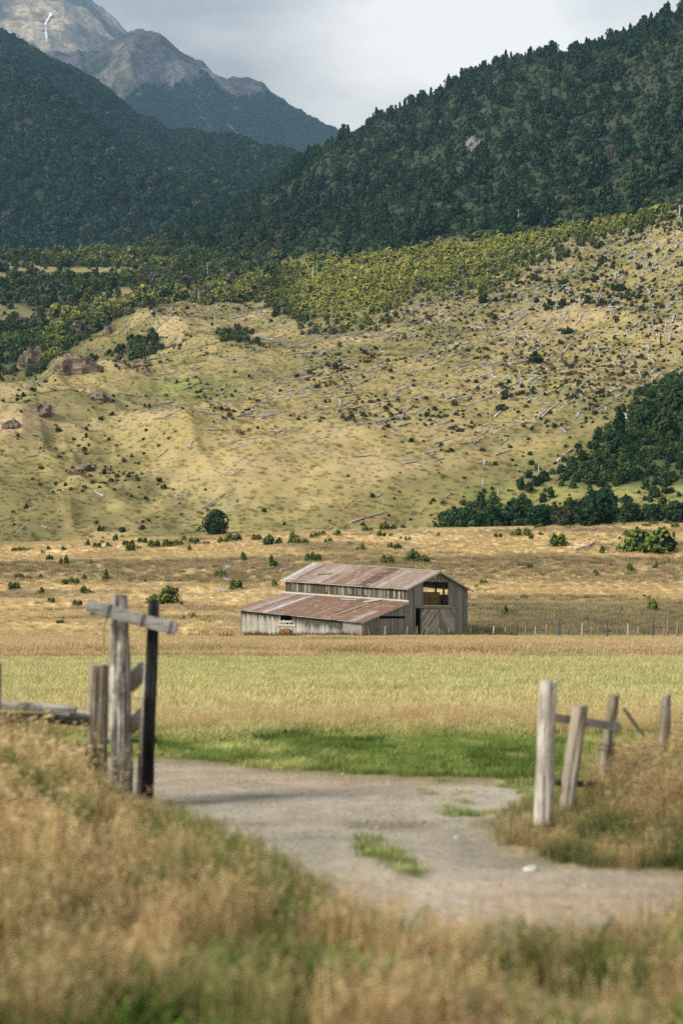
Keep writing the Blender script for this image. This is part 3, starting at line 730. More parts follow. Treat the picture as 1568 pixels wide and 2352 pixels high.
    wall('rear wall with an open strip at loft height', Dd, Ff, eave(Dd, Ff, zmC, zmE), M['board_gable'], gd, 5, [(o0, 2.05, 4.5, 5.35), (2.3, 3.6, 4.5, 5.35), (3.72, 3.98, 4.5, 5.35), (4.1, 4.3, 4.5, 5.35), (4.45, 6.2, 4.5, 5.4)])
    # roofs: sheets of corrugated iron
    def sheets(name, label, e0, e1, t0, t1, n, cols, seed, thick=.025, over=0.0):
        """e0->e1 eave, t0->t1 top; one strip per sheet"""
        r = random.Random(seed); mb = MB(); K = 9
        nn = (e1 - e0).cross(t0 - e0).normalized(); nn = nn if nn.z > 0 else -nn
        for i in range(n):
            f0, f1 = i / n, (i + 1.04) / n; f1 = min(f1, 1); lift = r.uniform(0, .022) + (.012 if i % 2 else 0); col = cols(i / n, r); ext = r.uniform(-.05, .06)
            tor = r.random() < .25
            for (g0, g1, lz) in ((0, .52, .0), (.49, 1, .012)):
                cc = col if not tor or g0 == 0 else cols(min(.999, i / n + r.uniform(-.1, .1)) if r.random() < .7 else .5, r)
                vs = []; st = []
                for side in (1, 0):
                    for j in range(2):
                        g = (g0, g1)[j]
                        for k in range(K):
                            f = f0 + (f1 - f0) * k / (K - 1)
                            a = e0.lerp(e1, f); b = t0.lerp(t1, f); q = a.lerp(b, g) + (a - b).normalized() * (ext if g == 0 else 0)
                            q = q + nn * (lift + lz + .014 * math.sin(k * math.pi / 1.0 * .999 + k * math.pi * .5) + (0 if side else -thick))
                            vs.append(q); st.append((f * (e1 - e0).length + i * 3.1, g * (t0 - e0).length, 0.))
                fs = []
                for k in range(K - 1):
                    fs.append((k, k + 1, K + k + 1, K + k)); o = 2 * K; fs.append((o + k + 1, o + k, o + K + k, o + K + k + 1))
                    fs.append((k + 1, k, o + k, o + k + 1)); fs.append((K + k, K + k + 1, o + K + k + 1, o + K + k))
                fs.append((0, K, 3 * K, 2 * K)); fs.append((2 * K - 1, K - 1, 3 * K - 1, 4 * K - 1))
                mb.add(vs, fs, col=[tuple(cc)] * len(vs), st=st)
        o = mb.build(name, M['roof'], root)
        if label: o['label'] = label
        return o
    rust = (.185, .118, .08); pink = (.255, .20, .165); pale = (.33, .295, .265); zinc = (.42, .46, .50); drk = (.075, .045, .04); red = (.17, .095, .058)
    def mcol(f, r):    # f from the near (gable) end to the far end
        if f > .95: return zinc if r.random() < .6 else pale
        if f > .80: return r.choice([pink, pink, rust, pale])
        if f > .62: return r.choice([pale, pale, pink])
        if f > .38: return r.choice([rust, rust, red, pink])
        if .27 < f < .345: return drk
        return r.choice([pink, pale, pink, pink])
    up = Vector((0, 0, 1))
    def Z(p, z): return Vector((p.x, p.y, z))
    ov = .38
    dm = (Dd - Cc); mid = Cc + dm / 2; midE = E + dm / 2
    gx, fx = -ld * .40, ld * .55           # overhang past the gable and the far end
    slopeR = (zrR - zmC) / (dm.length / 2); slopeL = (zrL - zmE) / (dm.length / 2)
    eC = Z(Cc - gd * ov + gx, zmC - slopeR * ov + .06); eE = Z(E - gd * ov + fx, zmE - slopeL * ov + .06)
    tR = Z(mid + gx, zrR + .06); tL = Z(midE + fx, zrL + .06)
    rD = Z(Dd + gd * .55 + gx, zmC - slopeR * .55 + .06); rF = Z(Ff + gd * .55 + fx, zmE - slopeL * .55 + .06)
    sheets('roof', 'rust streaked upper roof with pale and dark sheets', eC, eE, tR, tL, 21, mcol, 61)
    sheets('roof', 'far slope of the upper roof', rF, rD, tL, tR, 21, lambda f, r: r.choice([rust, pink, pale]), 62)
    def lcol(f, r):
        if .70 < f < .755: return zinc
        if f > .755: return r.choice([pink, pale, pink, rust])
        if f > .33: return r.choice([red, rust, rust, red])
        return r.choice([rust, pink, red, pale])
    lsR = (ztC - zeA) / Lc; lsL = (ztE - zeB) / Lc
    lA = Z(A - gd * .42 + gx * .9, zeA - lsR * .42 + .05); lB = Z(B - gd * .42 + fx * .9, zeB - lsL * .42 + .05)
    lC = Z(Cc + gx * .9 - gd * .06, ztC + .03); lE = Z(E + fx * .4 - gd * .06, ztE + .03)
    sheets('lean_to_roof', 'lower rusty roof with one bare zinc sheet', lA, lB, lC, lE, 22, lcol, 63)
    # dark lifted seams on the lean-to
    mb = MB(); nl = (lB - lA).cross(lC - lA).normalized(); nl = nl if nl.z > 0 else -nl
    for f, g0, g1, w in ((.285, .25, .98, .07), (.25, .05, .6, .05), (.79, .7, .98, .05)):
        a = lA.lerp(lB, f).lerp(lC.lerp(lE, f), g0) + nl * .05; b = lA.lerp(lB, f - .035).lerp(lC.lerp(lE, f - .035), g1) + nl * .05
        mb.beam(a, b, w, .03, nl); mb.build('loose_seam', M['inside'], root)['label'] = 'dark lifted edge of a loose sheet'; mb = MB()
    f = .79; a = eC.lerp(eE, f).lerp(tR.lerp(tL, f), .38) + nl * .06; b = eC.lerp(eE, .70).lerp(tR.lerp(tL, .70), .50) + nl * .06
    mb.beam(a, b, .16, .03, nl)
    mb.build('loose_seam', M['inside'], root)['label'] = 'dark lifted edge of a loose upper sheet'
    mb = MB(); mb.beam(tR + up * .05 - gx * -.02, tL + up * .05, .26, .05, rnd=.3); mb.build('ridge_cap', M['trim'], root)
    mb = MB(); mb.beam(lC + up * .07 + nf * .05, lE + up * .07 + nf * .05, .06, .22, rnd=.2); mb.build('flashing', M['trim'], root)
    for a, b in ((eC, tR), (rD, tR), (lA, lC)):
        mb = MB(); o2 = -ng * .02 + Vector((0, 0, -.08)); mb.beam(a + ng * .02 + up * -.09, b + ng * .02 + up * -.09, .035, .16, rnd=.6); mb.build('barge_board', M['trim'], root)
    pass
    mb = MB(); a, b = eC + up * -.06 + nf * -.02, eE + up * -.06 + nf * -.02; mb.beam(a, b, .03, .07, rnd=.4); mb.build('eave_board', M['trim'], root)
    mb = MB(); a, b = lA + up * -.06 + nf * -.03, lB + up * -.06 + nf * -.03; mb.beam(a, b, .03, .06, rnd=.4); mb.build('eave_board', M['trim'], root)
    # window in the lean-to front with its bars
    def fr(s, z, out=.0): p = A + ld * s + nf * out; return Vector((p.x, p.y, z))
    win = bpy.data.objects.new('window', None); COL.objects.link(win); win.parent = root; win['_org'] = list(root['_org'])
    for s in (a1 - .05, a2 + .05):
        mb = MB(); mb.beam(fr(s, w0 - .2, .06), fr(s, w1, .06), .1, .05, nf, rnd=.8); mb.build('jamb', M['post_brown'], win)
    win['label'] = 'open window half boarded with loose rails'
    for za, zb, sa, sb in ((w0 + 1.02, w0 + 1.00, a1 - .05, a2 + .05), (w0 + .62, w0 + .66, a1 - .45, a2 + .45), (w0 + .22, w0 + .26, a1 - .05, a2 - .2)):
        mb = MB(); mb.beam(fr(sa, za, .10), fr(sb, zb, .10), .05, .22, nf.cross(ld), rnd=.3); mb.build('rail', M['board'], win)
    # doors: diagonal boards, one leaning each way
    def gp(s, z, out=0.0): p = A + gd * s + ng * out; return Vector((p.x, p.y, z))
    def leaf(s0, s1, z_lo, z_hi, direc, seed):
        r = random.Random(seed); mb = MB(); w = .17; W = s1 - s0; H = z_hi - z_lo; k = -H
        step = w * 1.414
        while k < W + H:
            # board centre line s = k + t, z = z_lo + t (direc=1) clipped to the leaf
            pts = []
            lines = [(k, k + step - .02)]
            for ka, kb in lines:
                poly = [(ka, 0), (kb, 0), (kb + H, H), (ka + H, H)]
                def clip(poly, c, keep_less):
                    out = []
                    for i in range(len(poly)):
                        p, q = poly[i], poly[(i + 1) % len(poly)]; ip = (p[0] <= c) == keep_less; iq = (q[0] <= c) == keep_less
                        if ip: out.append(p)
                        if ip != iq: t = (c - p[0]) / (q[0] - p[0]); out.append((c, p[1] + t * (q[1] - p[1])))
                    return out
                poly = clip(poly, 0, False); poly = clip(poly, W, True) if len(poly) > 2 else []
                if len(poly) > 2:
                    f = [(a, b) for a, b in poly]; n = len(f); o3 = r.uniform(0, .015)
                    co = lambda a, b, out: gp(s0 + (a if direc > 0 else W - a), z_lo + b, out)
                    vs = [co(a, b, .06 + o3) for a, b in f] + [co(a, b, .03) for a, b in f]
                    fs = [tuple(range(n)), tuple(reversed(range(n, 2 * n)))] + [(i, (i + 1) % n, n + (i + 1) % n, n + i) for i in range(n)]
                    mb.add(vs, fs, rnd=r.random(), stain=0.0)
            k += step
        d = mb.build('door', M['board_door'], root); d['label'] = 'door leaf of boards slanting ' + ('up to the middle' if direc > 0 else 'down from the middle')
        m2 = MB(); m2.beam(gp(s0 + .05, z_lo, .09), gp(s0 + .05, z_hi, .09), .1, .035, ng, rnd=.6); m2.build('stile', M['board_gable'], d); m2 = MB(); m2.beam(gp(s1 - .05, z_lo, .09), gp(s1 - .05, z_hi, .09), .1, .035, ng, rnd=.5); m2.build('stile', M['board_gable'], d)
    sm = galong(src(1297)); zd = door[3] - .04
    leaf(door[0] + .05, sm - .01, .05, zd, 1, 71); leaf(sm + .01, door[1], .02, zd + .02, -1, 72)
    mb = MB(); mb.beam(gp(dgap[0] - .15, zd + .16, .10), gp(door[1] + .4, zd + .12, .10), .22, .08, ng, rnd=.5); mb.build('door_track', M['board_gable'], root)
    mb = MB(); mb.beam(gp(hay[0] - .2, hay[2] - .1, .10), gp(hay[1] + .15, hay[2] - .1, .10), .26, .06, ng, rnd=.2); mb.build('sill', M['board'], root)
    mb = MB(); mb.beam(gp(vent[0] - .5, (vent[2] + vent[3]) / 2 - .1, .06), gp(vent[0] - .5, vent[3] + .1, .06), .3, .03, ng, rnd=0.1); mb.build('vent_board', M['board'], root); mb = MB(); mb.beam(gp(vent[0] + .06, vent[2] - .1, .06), gp(vent[0] + .06, vent[3], .06), .1, .03, ng, rnd=0.1); mb.build('vent_board', M['board'], root)
    for p in (A, Dd, B):                                      # corner posts
        mb = MB(); mb.box((p.x - .07, p.y - .07, z0), (.14, 0, 0), (0, .14, 0), (0, 0, {True: zeA, False: zmC}[p is A] - z0 - .2 if p is not B else zeB - z0 - .2), rnd=.9); mb.build('corner_post', M['post_brown'], root)
    mb = MB(); mb.beam(gp(galong(src(905)), z0, .09), gp(galong(src(905)), slot[3] + .1, .09), .16, .05, ng, rnd=.9); mb.build('corner_post', M['post_brown'], root)
    # loft floor, posts behind the opening
    zl = hay[2] - .12
    mb = MB(); mb.add([Z(Cc - ng * .1, zl), Z(Dd - ng * .1, zl), Z(Ff + ng * .1, zl), Z(E + ng * .1, zl), Z(Cc - ng * .1, zl + .1), Z(Dd - ng * .1, zl + .1), Z(Ff + ng * .1, zl + .1), Z(E + ng * .1, zl + .1)],
                      [(0, 3, 2, 1), (4, 5, 6, 7), (0, 1, 5, 4), (1, 2, 6, 5), (2, 3, 7, 6), (3, 0, 4, 7)]); mb.build('loft_floor', M['inside'], root)
    for s in (hay[0] + .12, hay[1] - .3):
        mb = MB(); mb.beam(gp(s, zl, -.35), gp(s, hay[3] + .3, -.35), .16, .14, ng); mb.build('stud', M['inside'], root)
    # hay bales stacked inside the loft
    k = 0; w = (hay[1] - hay[0]) * .425
    for row in range(2):
        for cidx in range(2):
            for dep in range(1):
                s0 = hay[0] + .08 + cidx * (w + .03); zb = zl + .1 + row * .72
                r = random.Random(k); mb = MB(); Nn = 6
                o = gp(s0, zb, -.7 - dep * 1.2); ax, ay, az = gd * w, ld * 1.0, Vector((0, 0, .70))
                # a bale with soft, slightly bulging faces
                vs = []; fs = []; idx = {}
                for i in range(Nn + 1):
                    for j in range(Nn + 1):
                        for l in range(Nn + 1):
                            if i in (0, Nn) or j in (0, Nn) or l in (0, Nn):
                                a, b, c = i / Nn, j / Nn, l / Nn
                                e = 1 - (abs(2 * a - 1) ** 6 + abs(2 * b - 1) ** 6 + abs(2 * c - 1) ** 6 > 1.5) * .045
                                a, b, c = [.5 + (q - .5) * e for q in (a, b, c)]
                                idx[i, j, l] = len(vs); vs.append(o + ax * a + ay * b + az * c + Vector((r.uniform(-1, 1), r.uniform(-1, 1), r.uniform(-1, 1))) * .018)
                for a in range(Nn):
                    for b in range(Nn):
                        for q, fl in ((0, 0), (Nn, 1)):
                            for f in ([(q, a, b), (q, a + 1, b), (q, a + 1, b + 1), (q, a, b + 1)], [(a, q, b), (a, q, b + 1), (a + 1, q, b + 1), (a + 1, q, b)], [(a, b, q), (a + 1, b, q), (a + 1, b + 1, q), (a, b + 1, q)]):
                                f = [idx[t] for t in f]; fs.append(tuple(f if fl else reversed(f)))
                mb.add(vs, fs); ob = mb.build('hay_bale', M['hay'], origin=o)
                tag(ob, f"golden hay bale in the barn loft, {('lower', 'upper')[row]} row, on the side {('toward', 'away from')[cidx]} the lean-to", 'hay bale', 'hay bales stacked in the loft'); k += 1
    # things round the barn
    p = fr((a1 + a2) / 2 + .35, -.1, .55)
    mb = MB(); W = 1.75; H = .98; vs = []; fs = []; nx, nz = 8, 4
    for s_ in (0, 1):
        for j in range(nz + 1):
            for i in range(nx + 1):
                a, b = i / nx, j / nz
                q = fr((a1 + a2) / 2 - W / 2 + .1 + W * a * (1 - .08 * b) , -.05 + H * b + .06 * math.sin(5 * a), .50 - .30 * b + .05 * math.sin(9 * a) + .02 * s_); vs.append(q)
    n1 = (nx + 1) * (nz + 1)
    for j in range(nz):
        for i in range(nx):
            a = j * (nx + 1) + i; fs.append((a, a + 1, a + nx + 2, a + nx + 1)); fs.append((n1 + a + 1, n1 + a, n1 + a + nx + 1, n1 + a + nx + 2))
    mb.add(vs, fs); tag(mb.build('metal_sheet', M['rust'], origin=p), 'rusty metal sheet leaning on the lean-to below its open window', 'metal sheet')
    for k, (s_, dx, top, m, w_, lab) in enumerate(((.62, .1, 1.25, 'board', .10, 'short upright pale plank leaning by the lean-to corner'), (.85, .65, 1.2, 'post_brown', .09, 'thin brown pole leaning aslant by the lean-to corner'))):
        mb = MB(); mb.beam(gp(s_ + dx, -.2, .45), gp(s_, top, .12), w_, w_ * .6, ng, rnd=.2); tag(mb.build(('plank', 'pole')[k], M[m], origin=gp(s_, 0, .3)), lab, ('plank', 'pole')[k])
    a = lA.lerp(lB, .47).lerp(lC.lerp(lE, .47), .86) + nl * .10; b = lA.lerp(lB, .355).lerp(lC.lerp(lE, .355), .885) + nl * .10
    mb = MB(); mb.beam(a, b, .16, .05, nl, rnd=0.0); tag(mb.build('plank', M['trim'], origin=(a + b) / 2), 'pale plank lying on the lower rusty roof near its top', 'plank')
    a = lA.lerp(lB, .27).lerp(lC.lerp(lE, .27), .80) + nl * .11; b = lA.lerp(lB, .20).lerp(lC.lerp(lE, .20), .99) + nl * .11
    mb = MB(); mb.beam(a, b, .62, .03, nl, rnd=.9); tag(mb.build('metal_sheet', M['trim'], origin=(a + b) / 2), 'small pale patch sheet lying on the lower roof close to the gable', 'metal sheet')
    return A, Dd, gd, ld
# ------------------------------------------------------------------ gateway and fences in front
def _ring(d):
    if abs(d.z) > .8: return Vector((1, 0, 0)), Vector((0, 1, 0))
    s = d.cross(Vector((0, 0, 1))).normalized(); return s, s.cross(d).normalized()
def rough_post(cl, rads, n, seed, jag=.10, top_tilt=0.0, flat=None):
    """a split or round timber: rings along the centre line cl, irregular outline that twists slowly, checks"""
    r = random.Random(seed); mb = MB(); m = 15; vs = []; fs = []
    prof = [1 + jag * r.uniform(-1, 1) for _ in range(n)]; prof = [(prof[i] + .6 * prof[i - 1] + .6 * prof[(i + 1) % n]) / 2.2 for i in range(n)]
    ck = [r.randrange(n) for _ in range(3)]
    L = len(cl) - 1
    for i in range(m + 1):
        t = i / m * L; a = min(int(t), L - 1); f = t - a; c = Vector(cl[a]).lerp(Vector(cl[a + 1]), f); e1, e2 = _ring((Vector(cl[-1]) - Vector(cl[0])).normalized()); ax = e1.cross(e2); R = rads[a] * (1 - f) + rads[a + 1] * f
        for k in range(n):
            th = 2 * math.pi * k / n + .15 * t; q = prof[k] * (1 + .05 * math.sin(3.1 * t + k * 1.7 + seed) + jag * .22 * r.uniform(-1, 1)) - (.13 if k in ck else 0)
            ct, st = math.cos(th), math.sin(th)
            if flat: # squared timber
                s = 1 / max(abs(ct), abs(st)) ** flat; ct *= s; st *= s
            vs.append(c + e1 * (ct * R * q) + e2 * (st * R * q) + ax * ((top_tilt * ct * R if i == m else 0) + (r.uniform(-.012, .012) if i == m else 0)))
    for i in range(m):
        for k in range(n): fs.append((i * n + k, i * n + (k + 1) % n, (i + 1) * n + (k + 1) % n, (i + 1) * n + k))
    fs.append(tuple(reversed(range(n))))
    b = len(vs); vs.append(sum((Vector(v) for v in vs[-n:]), Vector()) / n + Vector((0, 0, .004)))
    for k in range(n): fs.append((m * n + k, m * n + (k + 1) % n, b))
    mb.add(vs, fs); return mb
def cx(x0, w0): return x0
def build_gateway():
    g = empty('timber_gateway', P(120, 800, 16.2), 'old timber gate frame of rough posts with a tilted grey crossbeam beside the dirt track', 'gate frame')
    W = lambda px, y: px / F * y
    # tall weathered post
    y = 16.3
    cl = [P(121.5, 830, y), P(121.0, 770, y), P(120.8, 700, y), P(119.5, 650, y), P(119.0, 594.6, y)]
    o = rough_post(cl, [W(9.0, y), W(9.6, y), W(10.6, y), W(10.2, y), W(8.6, y)], 18, 5, .13).build('post', M['post'], g); o['label'] = 'tallest post, bleached and flaking with bare brown patches'
    # short post
    y = 15.9
    cl = [P(96.5, 835, y), P(96.6, 760, y), P(97.6, 720, y), P(98.6, 665.5, y)]
    o = rough_post(cl, [W(10.3, y), W(10.2, y), W(10.0, y), W(9.6, y)], 18, 6, .09).build('post', M['post_brown'], g); o['label'] = 'short stout grey brown post'
    # charred squared post
    y = 16.25
    cl = [P(146.6, 828, y), P(148.3, 760, y), P(150.6, 690, y), P(153.6, 600.3, y)]
    o = rough_post(cl, [W(6.3, y), W(6.2, y), W(5.9, y), W(5.7, y)], 16, 7, .05, flat=.55).build('post', M['charred'], g); o['label'] = 'slim charred black post leaning a little'
    cl = [P(138.4, 825, y + .06), P(141.5, 760, y + .06), P(143.8, 700, y + .06), P(146.6, 664, y + .06)]
    o = rough_post(cl, [W(4.0, y), W(3.6, y), W(3.2, y), W(2.4, y)], 10, 8, .06).build('lit_side_strip', M['post_pale'], g); o['label'] = 'pale strip added for the lit left face of the charred post'  # the post's sunlit left face, added as a pale strip
    # crossbeam
    y = 16.02
    mb = MB(); a, b = P(87.6, 605.2, y), P(176.0, 629.4, y); n = 14; r = random.Random(4); vs = []; fs = []
    d = (b - a); up = Vector((-d.z, 0, d.x)).normalized(); dep = Vector((0, 1, 0))
    for i in range(n + 1):
        c = a + d * (i / n); h = W(6.3, y) * (1 + .05 * r.uniform(-1, 1)); t = .062
        for k in range(12):
            th = 2 * math.pi * (k + .5) / 12; cc, ss = math.cos(th), math.sin(th); s = 1 / max(abs(cc), abs(ss)) ** .8
            vs.append(c + dep * cc * s * t + up * (ss * s * h * (1 + .03 * r.uniform(-1, 1))) + d.normalized() * (r.uniform(-.012, .012) if i in (0, n) else 0))
    for i in range(n):
        for k in range(12): fs.append((i * 12 + k, (i + 1) * 12 + k, (i + 1) * 12 + (k + 1) % 12, i * 12 + (k + 1) % 12))
    fs.append(tuple(range(12))); fs.append(tuple(n * 12 + k for k in reversed(range(12))))
    mb.add(vs, fs); o = mb.build('crossbeam', M['rail_grey'], g); o['label'] = 'smooth grey crossbeam sloping down to the charred post'
    for t in (.24, .62, .93):      # wire bindings round the beam
        mb = MB(); c = a + d * t; h = W(6.9, y)
        mb.tube([c + up * h + dep * -.07, c - up * h + dep * -.07], .007, 5); mb.tube([c + up * h + dep * -.07, c + up * h + dep * .075], .006, 5); mb.tube([c - up * h + dep * -.07, c - up * h + dep * .075], .006, 5)
        mb.build('wire_binding', M['rail_dark'], o)
    # rail ends between the posts, behind them
    for k, (u0, v0, u1, v1, w) in enumerate(((122, 690, 146, 668, 8.8), (122, 731, 144, 715, 9.5))):
        y = 16.55; mb = rough_post([P(u0 - 10, v0 + 8, y + .1), P((u0 + u1) / 2, (v0 + v1) / 2, y), P(u1, v1, y)], [W(w, y) * .9, W(w, y), W(w * .95, y)], 14, 20 + k, .12)
        o = mb.build('rail_end', M['post_pale'], g); o['label'] = ('upper', 'lower')[k] + ' stub of pale rail wedged between the posts'
    mb = MB(); mb.tube([P(130, 738, 16.6), P(130.4, 768, 16.6), P(130, 800, 16.6)], W(2.2, 16.6), 8, .15); o = mb.build('stake', M['rail_dark'], g)
    mb = MB(); mb.tube([P(104.5, 655, 15.95), P(103.6, 628, 16.1), P(109, 612, 16.2)], .006, 5); mb.build('wire', M['wire'], g)
    # rail fence to the left
    f = empty('rail_fence', P(60, 790, 15.7), 'low weathered rail fence half hidden by tall dry grass beside the short gate post', 'fence')
    y = 15.75
    mb = rough_post([P(-60, 699, y + .5), P(-5, 704.5, y + .15), P(40, 707, y), P(76, 710.5, y)], [W(4, y), W(4.2, y), W(4.4, y), W(4.0, y)], 12, 31, .16)
    mb.v = mb.v; o = mb.build('rail', M['rail_grey'], f); o['label'] = 'pale upper rail'
    mb = rough_post([P(70, 714, y + .1), P(80, 714.5, y + .1), P(92, 715, y + .1)], [W(3.6, y)] * 3, 10, 32, .1); mb.build('rail', M['rail_grey'], f)
    mb = rough_post([P(-60, 716, y + .5), P(10, 718, y + .2), P(50, 718, y + .15), P(92, 722, y + .12)], [W(5.2, y), W(5.5, y), W(5.0, y), W(5.2, y)], 10, 33, .2); o = mb.build('rail', M['rail_dark'], f); o['label'] = 'dark second rail'
    mb = MB(); mb.beam(P(50, 754, 15.6), P(92, 750, 15.75), .035, W(15, 15.7), (0, 0, 1)); o = mb.build('plank', M['post_brown'], f); o['label'] = 'broad low plank'
    y = 15.6; mb = rough_post([P(-5.2, 830, y), P(-5.0, 740, y), P(-4.4, 662, y)], [W(6, y), W(5.9, y), W(5.6, y)], 14, 34, .08); o = mb.build('post', M['post_pale'], f); o['label'] = 'pale end post at the edge'
def build_right_fence():
    f = empty('broken_fence', P(545, 835, 13.8), 'broken fence of four leaning grey posts and two rails in the grass beyond the track', 'fence')
    W = lambda px, y: px / F * y
    y = 13.8; o = rough_post([P(542.4, 850, y), P(543.6, 790, y), P(545.4, 735, y), P(548.2, 681.3, y)], [W(9.6, y), W(9.3, y), W(8.9, y), W(8.6, y)], 20, 41, .04).build('post', M['post_pale'], f); o['label'] = 'tallest pale smooth post by the track'
    y = 14.4; o = rough_post([P(563.5, 842, y), P(568.0, 790, y), P(573.5, 745, y), P(579.6, 706.5, y)], [W(7.4, y), W(7.9, y), W(8.3, y), W(7.9, y)], 18, 42, .05).build('post', M['post_pole'], f); o['label'] = 'shorter grey post leaning outward'
    y = 15.3; o = rough_post([P(600.5, 830, y), P(604, 770, y), P(608.8, 730, y), P(613.2, 695.4, y)], [W(6.2, y), W(6.6, y), W(6.4, y), W(5.5, y)], 16, 43, .08).build('post', M['post_brown'], f); o['label'] = 'brown grey post at the rail ends'
    y = 16.2; o = rough_post([P(656.5, 822, y), P(659, 770, y), P(663.5, 728, y), P(664.6, 696, y)], [W(6.2, y), W(6.0, y), W(6.3, y), W(5.5, y)], 14, 44, .14, .5).build('post', M['post_brown'], f); o['label'] = 'outermost dark post with a slanting top'
    mb = MB(); mb.beam(P(552, 717.6, 14.35), P(617.5, 726.8, 15.15), .05, W(8, 14.7)); o = mb.build('rail', M['rail_grey'], f); o['label'] = 'upper grey rail'
    mb = MB(); mb.beam(P(550, 782.5, 14.35), P(606, 785.0, 15.1), .06, W(6.2, 14.7)); o = mb.build('rail', M['rail_dark'], f); o['label'] = 'lower dark rail'
    for v0, v1, sag in ((724, 729, 5), (741, 744, 6), (772, 776, 5)):
        mb = MB(); p, q = P(608, v0, 15.2), P(659, v1, 16.1); mb.tube([p.lerp(q, t / 8) + Vector((0, 0, -W(sag, 15.6) * 4 * (t / 8) * (1 - t / 8))) for t in range(9)], .0035, 4); mb.build('wire', M['wire'], f)
    for v in (744, 749):
        mb = MB(); c = P(606.5, v, 15.28); mb.tube([c + Vector((math.cos(t) * .078, math.sin(t) * .078, 0)) for t in np.linspace(0, 6.2, 12)], .006, 4); mb.build('wire_binding', M['wire'], f)
    mb = rough_post([P(622.4, 708, 15.55), P(632, 721, 15.6), P(643, 736, 15.65)], [W(1.7, 15.6), W(2.2, 15.6), W(1.5, 15.6)], 8, 46, .1)
    tag(mb.build('stick', M['post_brown'], origin=P(632, 721, 15.6)), 'short brown stick hanging aslant in the fence wire between two posts', 'stick')

def build_far_fence(A, Dd, gd):
    """thin irregular posts from the gable to the far right"""
    px = lambda x, y: ((1850 + x / 1.7797) * .24973, (2400 + y / 1.7797) * .24973)
    f = empty('wire_fence', (Dd.x + 2, Dd.y - 9, 0), 'straggling fence of thin uneven posts running from the barn gable across the dry grass', 'fence')
    S = lambda x, y: ((930 + x / 1.568) * .24973, (2220 + y / 1.568) * .24973)
    L = [(*S(958, 450), S(958, 538)[1], 1.0, 0), (*S(1095, 452), S(1095, 538)[1], 1.1, .5), (*S(1156, 450), S(1156, 540)[1], .9, .3), (*S(1222, 452), S(1222, 538)[1], 1.0, -.3), (*S(1298, 462), S(1298, 538)[1], .8, 0), (*S(1360, 458), S(1360, 538)[1], 1.1, 0)]
    for x, t, b, w, ln in ((58, 188, 285, 1.5, .6), (140, 215, 292, .9, .3), (221, 190, 272, 1.3, .3), (303, 195, 272, .7, 0), (386, 178, 276, 1.5, 0), (449, 190, 275, 1.2, 0), (516, 190, 282, 1.4, .5), (597, 178, 275, 1.3, 0), (685, 138, 285, 2.3, 0), (760, 185, 280, 1.1, -1.2), (852, 168, 270, 1.7, .2), (912, 195, 262, 1.0, 1), (1026, 160, 258, 1.7, 0), (1099, 165, 248, 1.0, 0), (1176, 172, 245, 1.3, 0), (1249, 190, 240, .9, .2), (1349, 150, 245, 1.6, 0), (1432, 178, 258, 1.1, .7), (1460, 140, 185, .9, 0), (1529, 165, 262, 1.8, .3), (1600, 175, 258, 1.3, 0), (1690, 170, 255, 1.3, 0), (1790, 175, 255, 1.2, 0)):
        a, b2 = px(x, t), px(x, b); L.append((a[0], a[1], b2[1], w, ln))
    for k, (u, vt, vb, w, ln) in enumerate(L):
        y = 137.0 if k < 6 else 140.0 + .5 * math.sin(k * 2.1)
        p0 = P(u - ln * .4, vb + 4, y); p1 = P(u + ln, vt, y); p0.z = -.3
        r = w * .5 / F * y * 1.7
        mb = MB(); mb.tube([p0, p0.lerp(p1, .5) + Vector((random.uniform(-.03, .03), 0, 0)), p1], [r * 1.05, r, r * .85], 7, .14, seed=k)
        mb.build('post', M[('rail_grey', 'post_brown', 'rail_dark', 'post_brown')[(k * 7 + (w < 1)) % 4]], f)
# ------------------------------------------------------------------ shrubs, logs and stones one can tell apart
def ordw(n):
    return f"{n}{'th' if 10 <= n % 100 <= 20 else {1: 'st', 2: 'nd', 3: 'rd'}.get(n % 10, 'th')}"
def _ordw(n):
    w = 'first second third fourth fifth sixth seventh eighth ninth tenth eleventh twelfth thirteenth fourteenth fifteenth sixteenth seventeenth eighteenth nineteenth'.split()
    if n <= 19: return w[n - 1]
    tens = {2: 'twenty', 3: 'thirty', 4: 'forty', 5: 'fifty', 6: 'sixty', 7: 'seventy', 8: 'eighty', 9: 'ninety'}
    to = {2: 'twentieth', 3: 'thirtieth', 4: 'fortieth', 5: 'fiftieth', 6: 'sixtieth', 7: 'seventieth', 8: 'eightieth', 9: 'ninetieth'}
    if n < 100: return to[n // 10] if n % 10 == 0 else tens[n // 10] + '-' + w[n % 10 - 1]
    return ('one hundred ' if n < 200 else 'two hundred ') + ('' if n % 100 == 0 else 'and ' + ordw(n % 100)) if n % 100 else ('hundredth' if n < 200 else 'two-hundredth')
def crop(ox, oy, sc): return lambda x, y: ((ox + x / sc) * .24973, (oy + y / sc) * .24973)
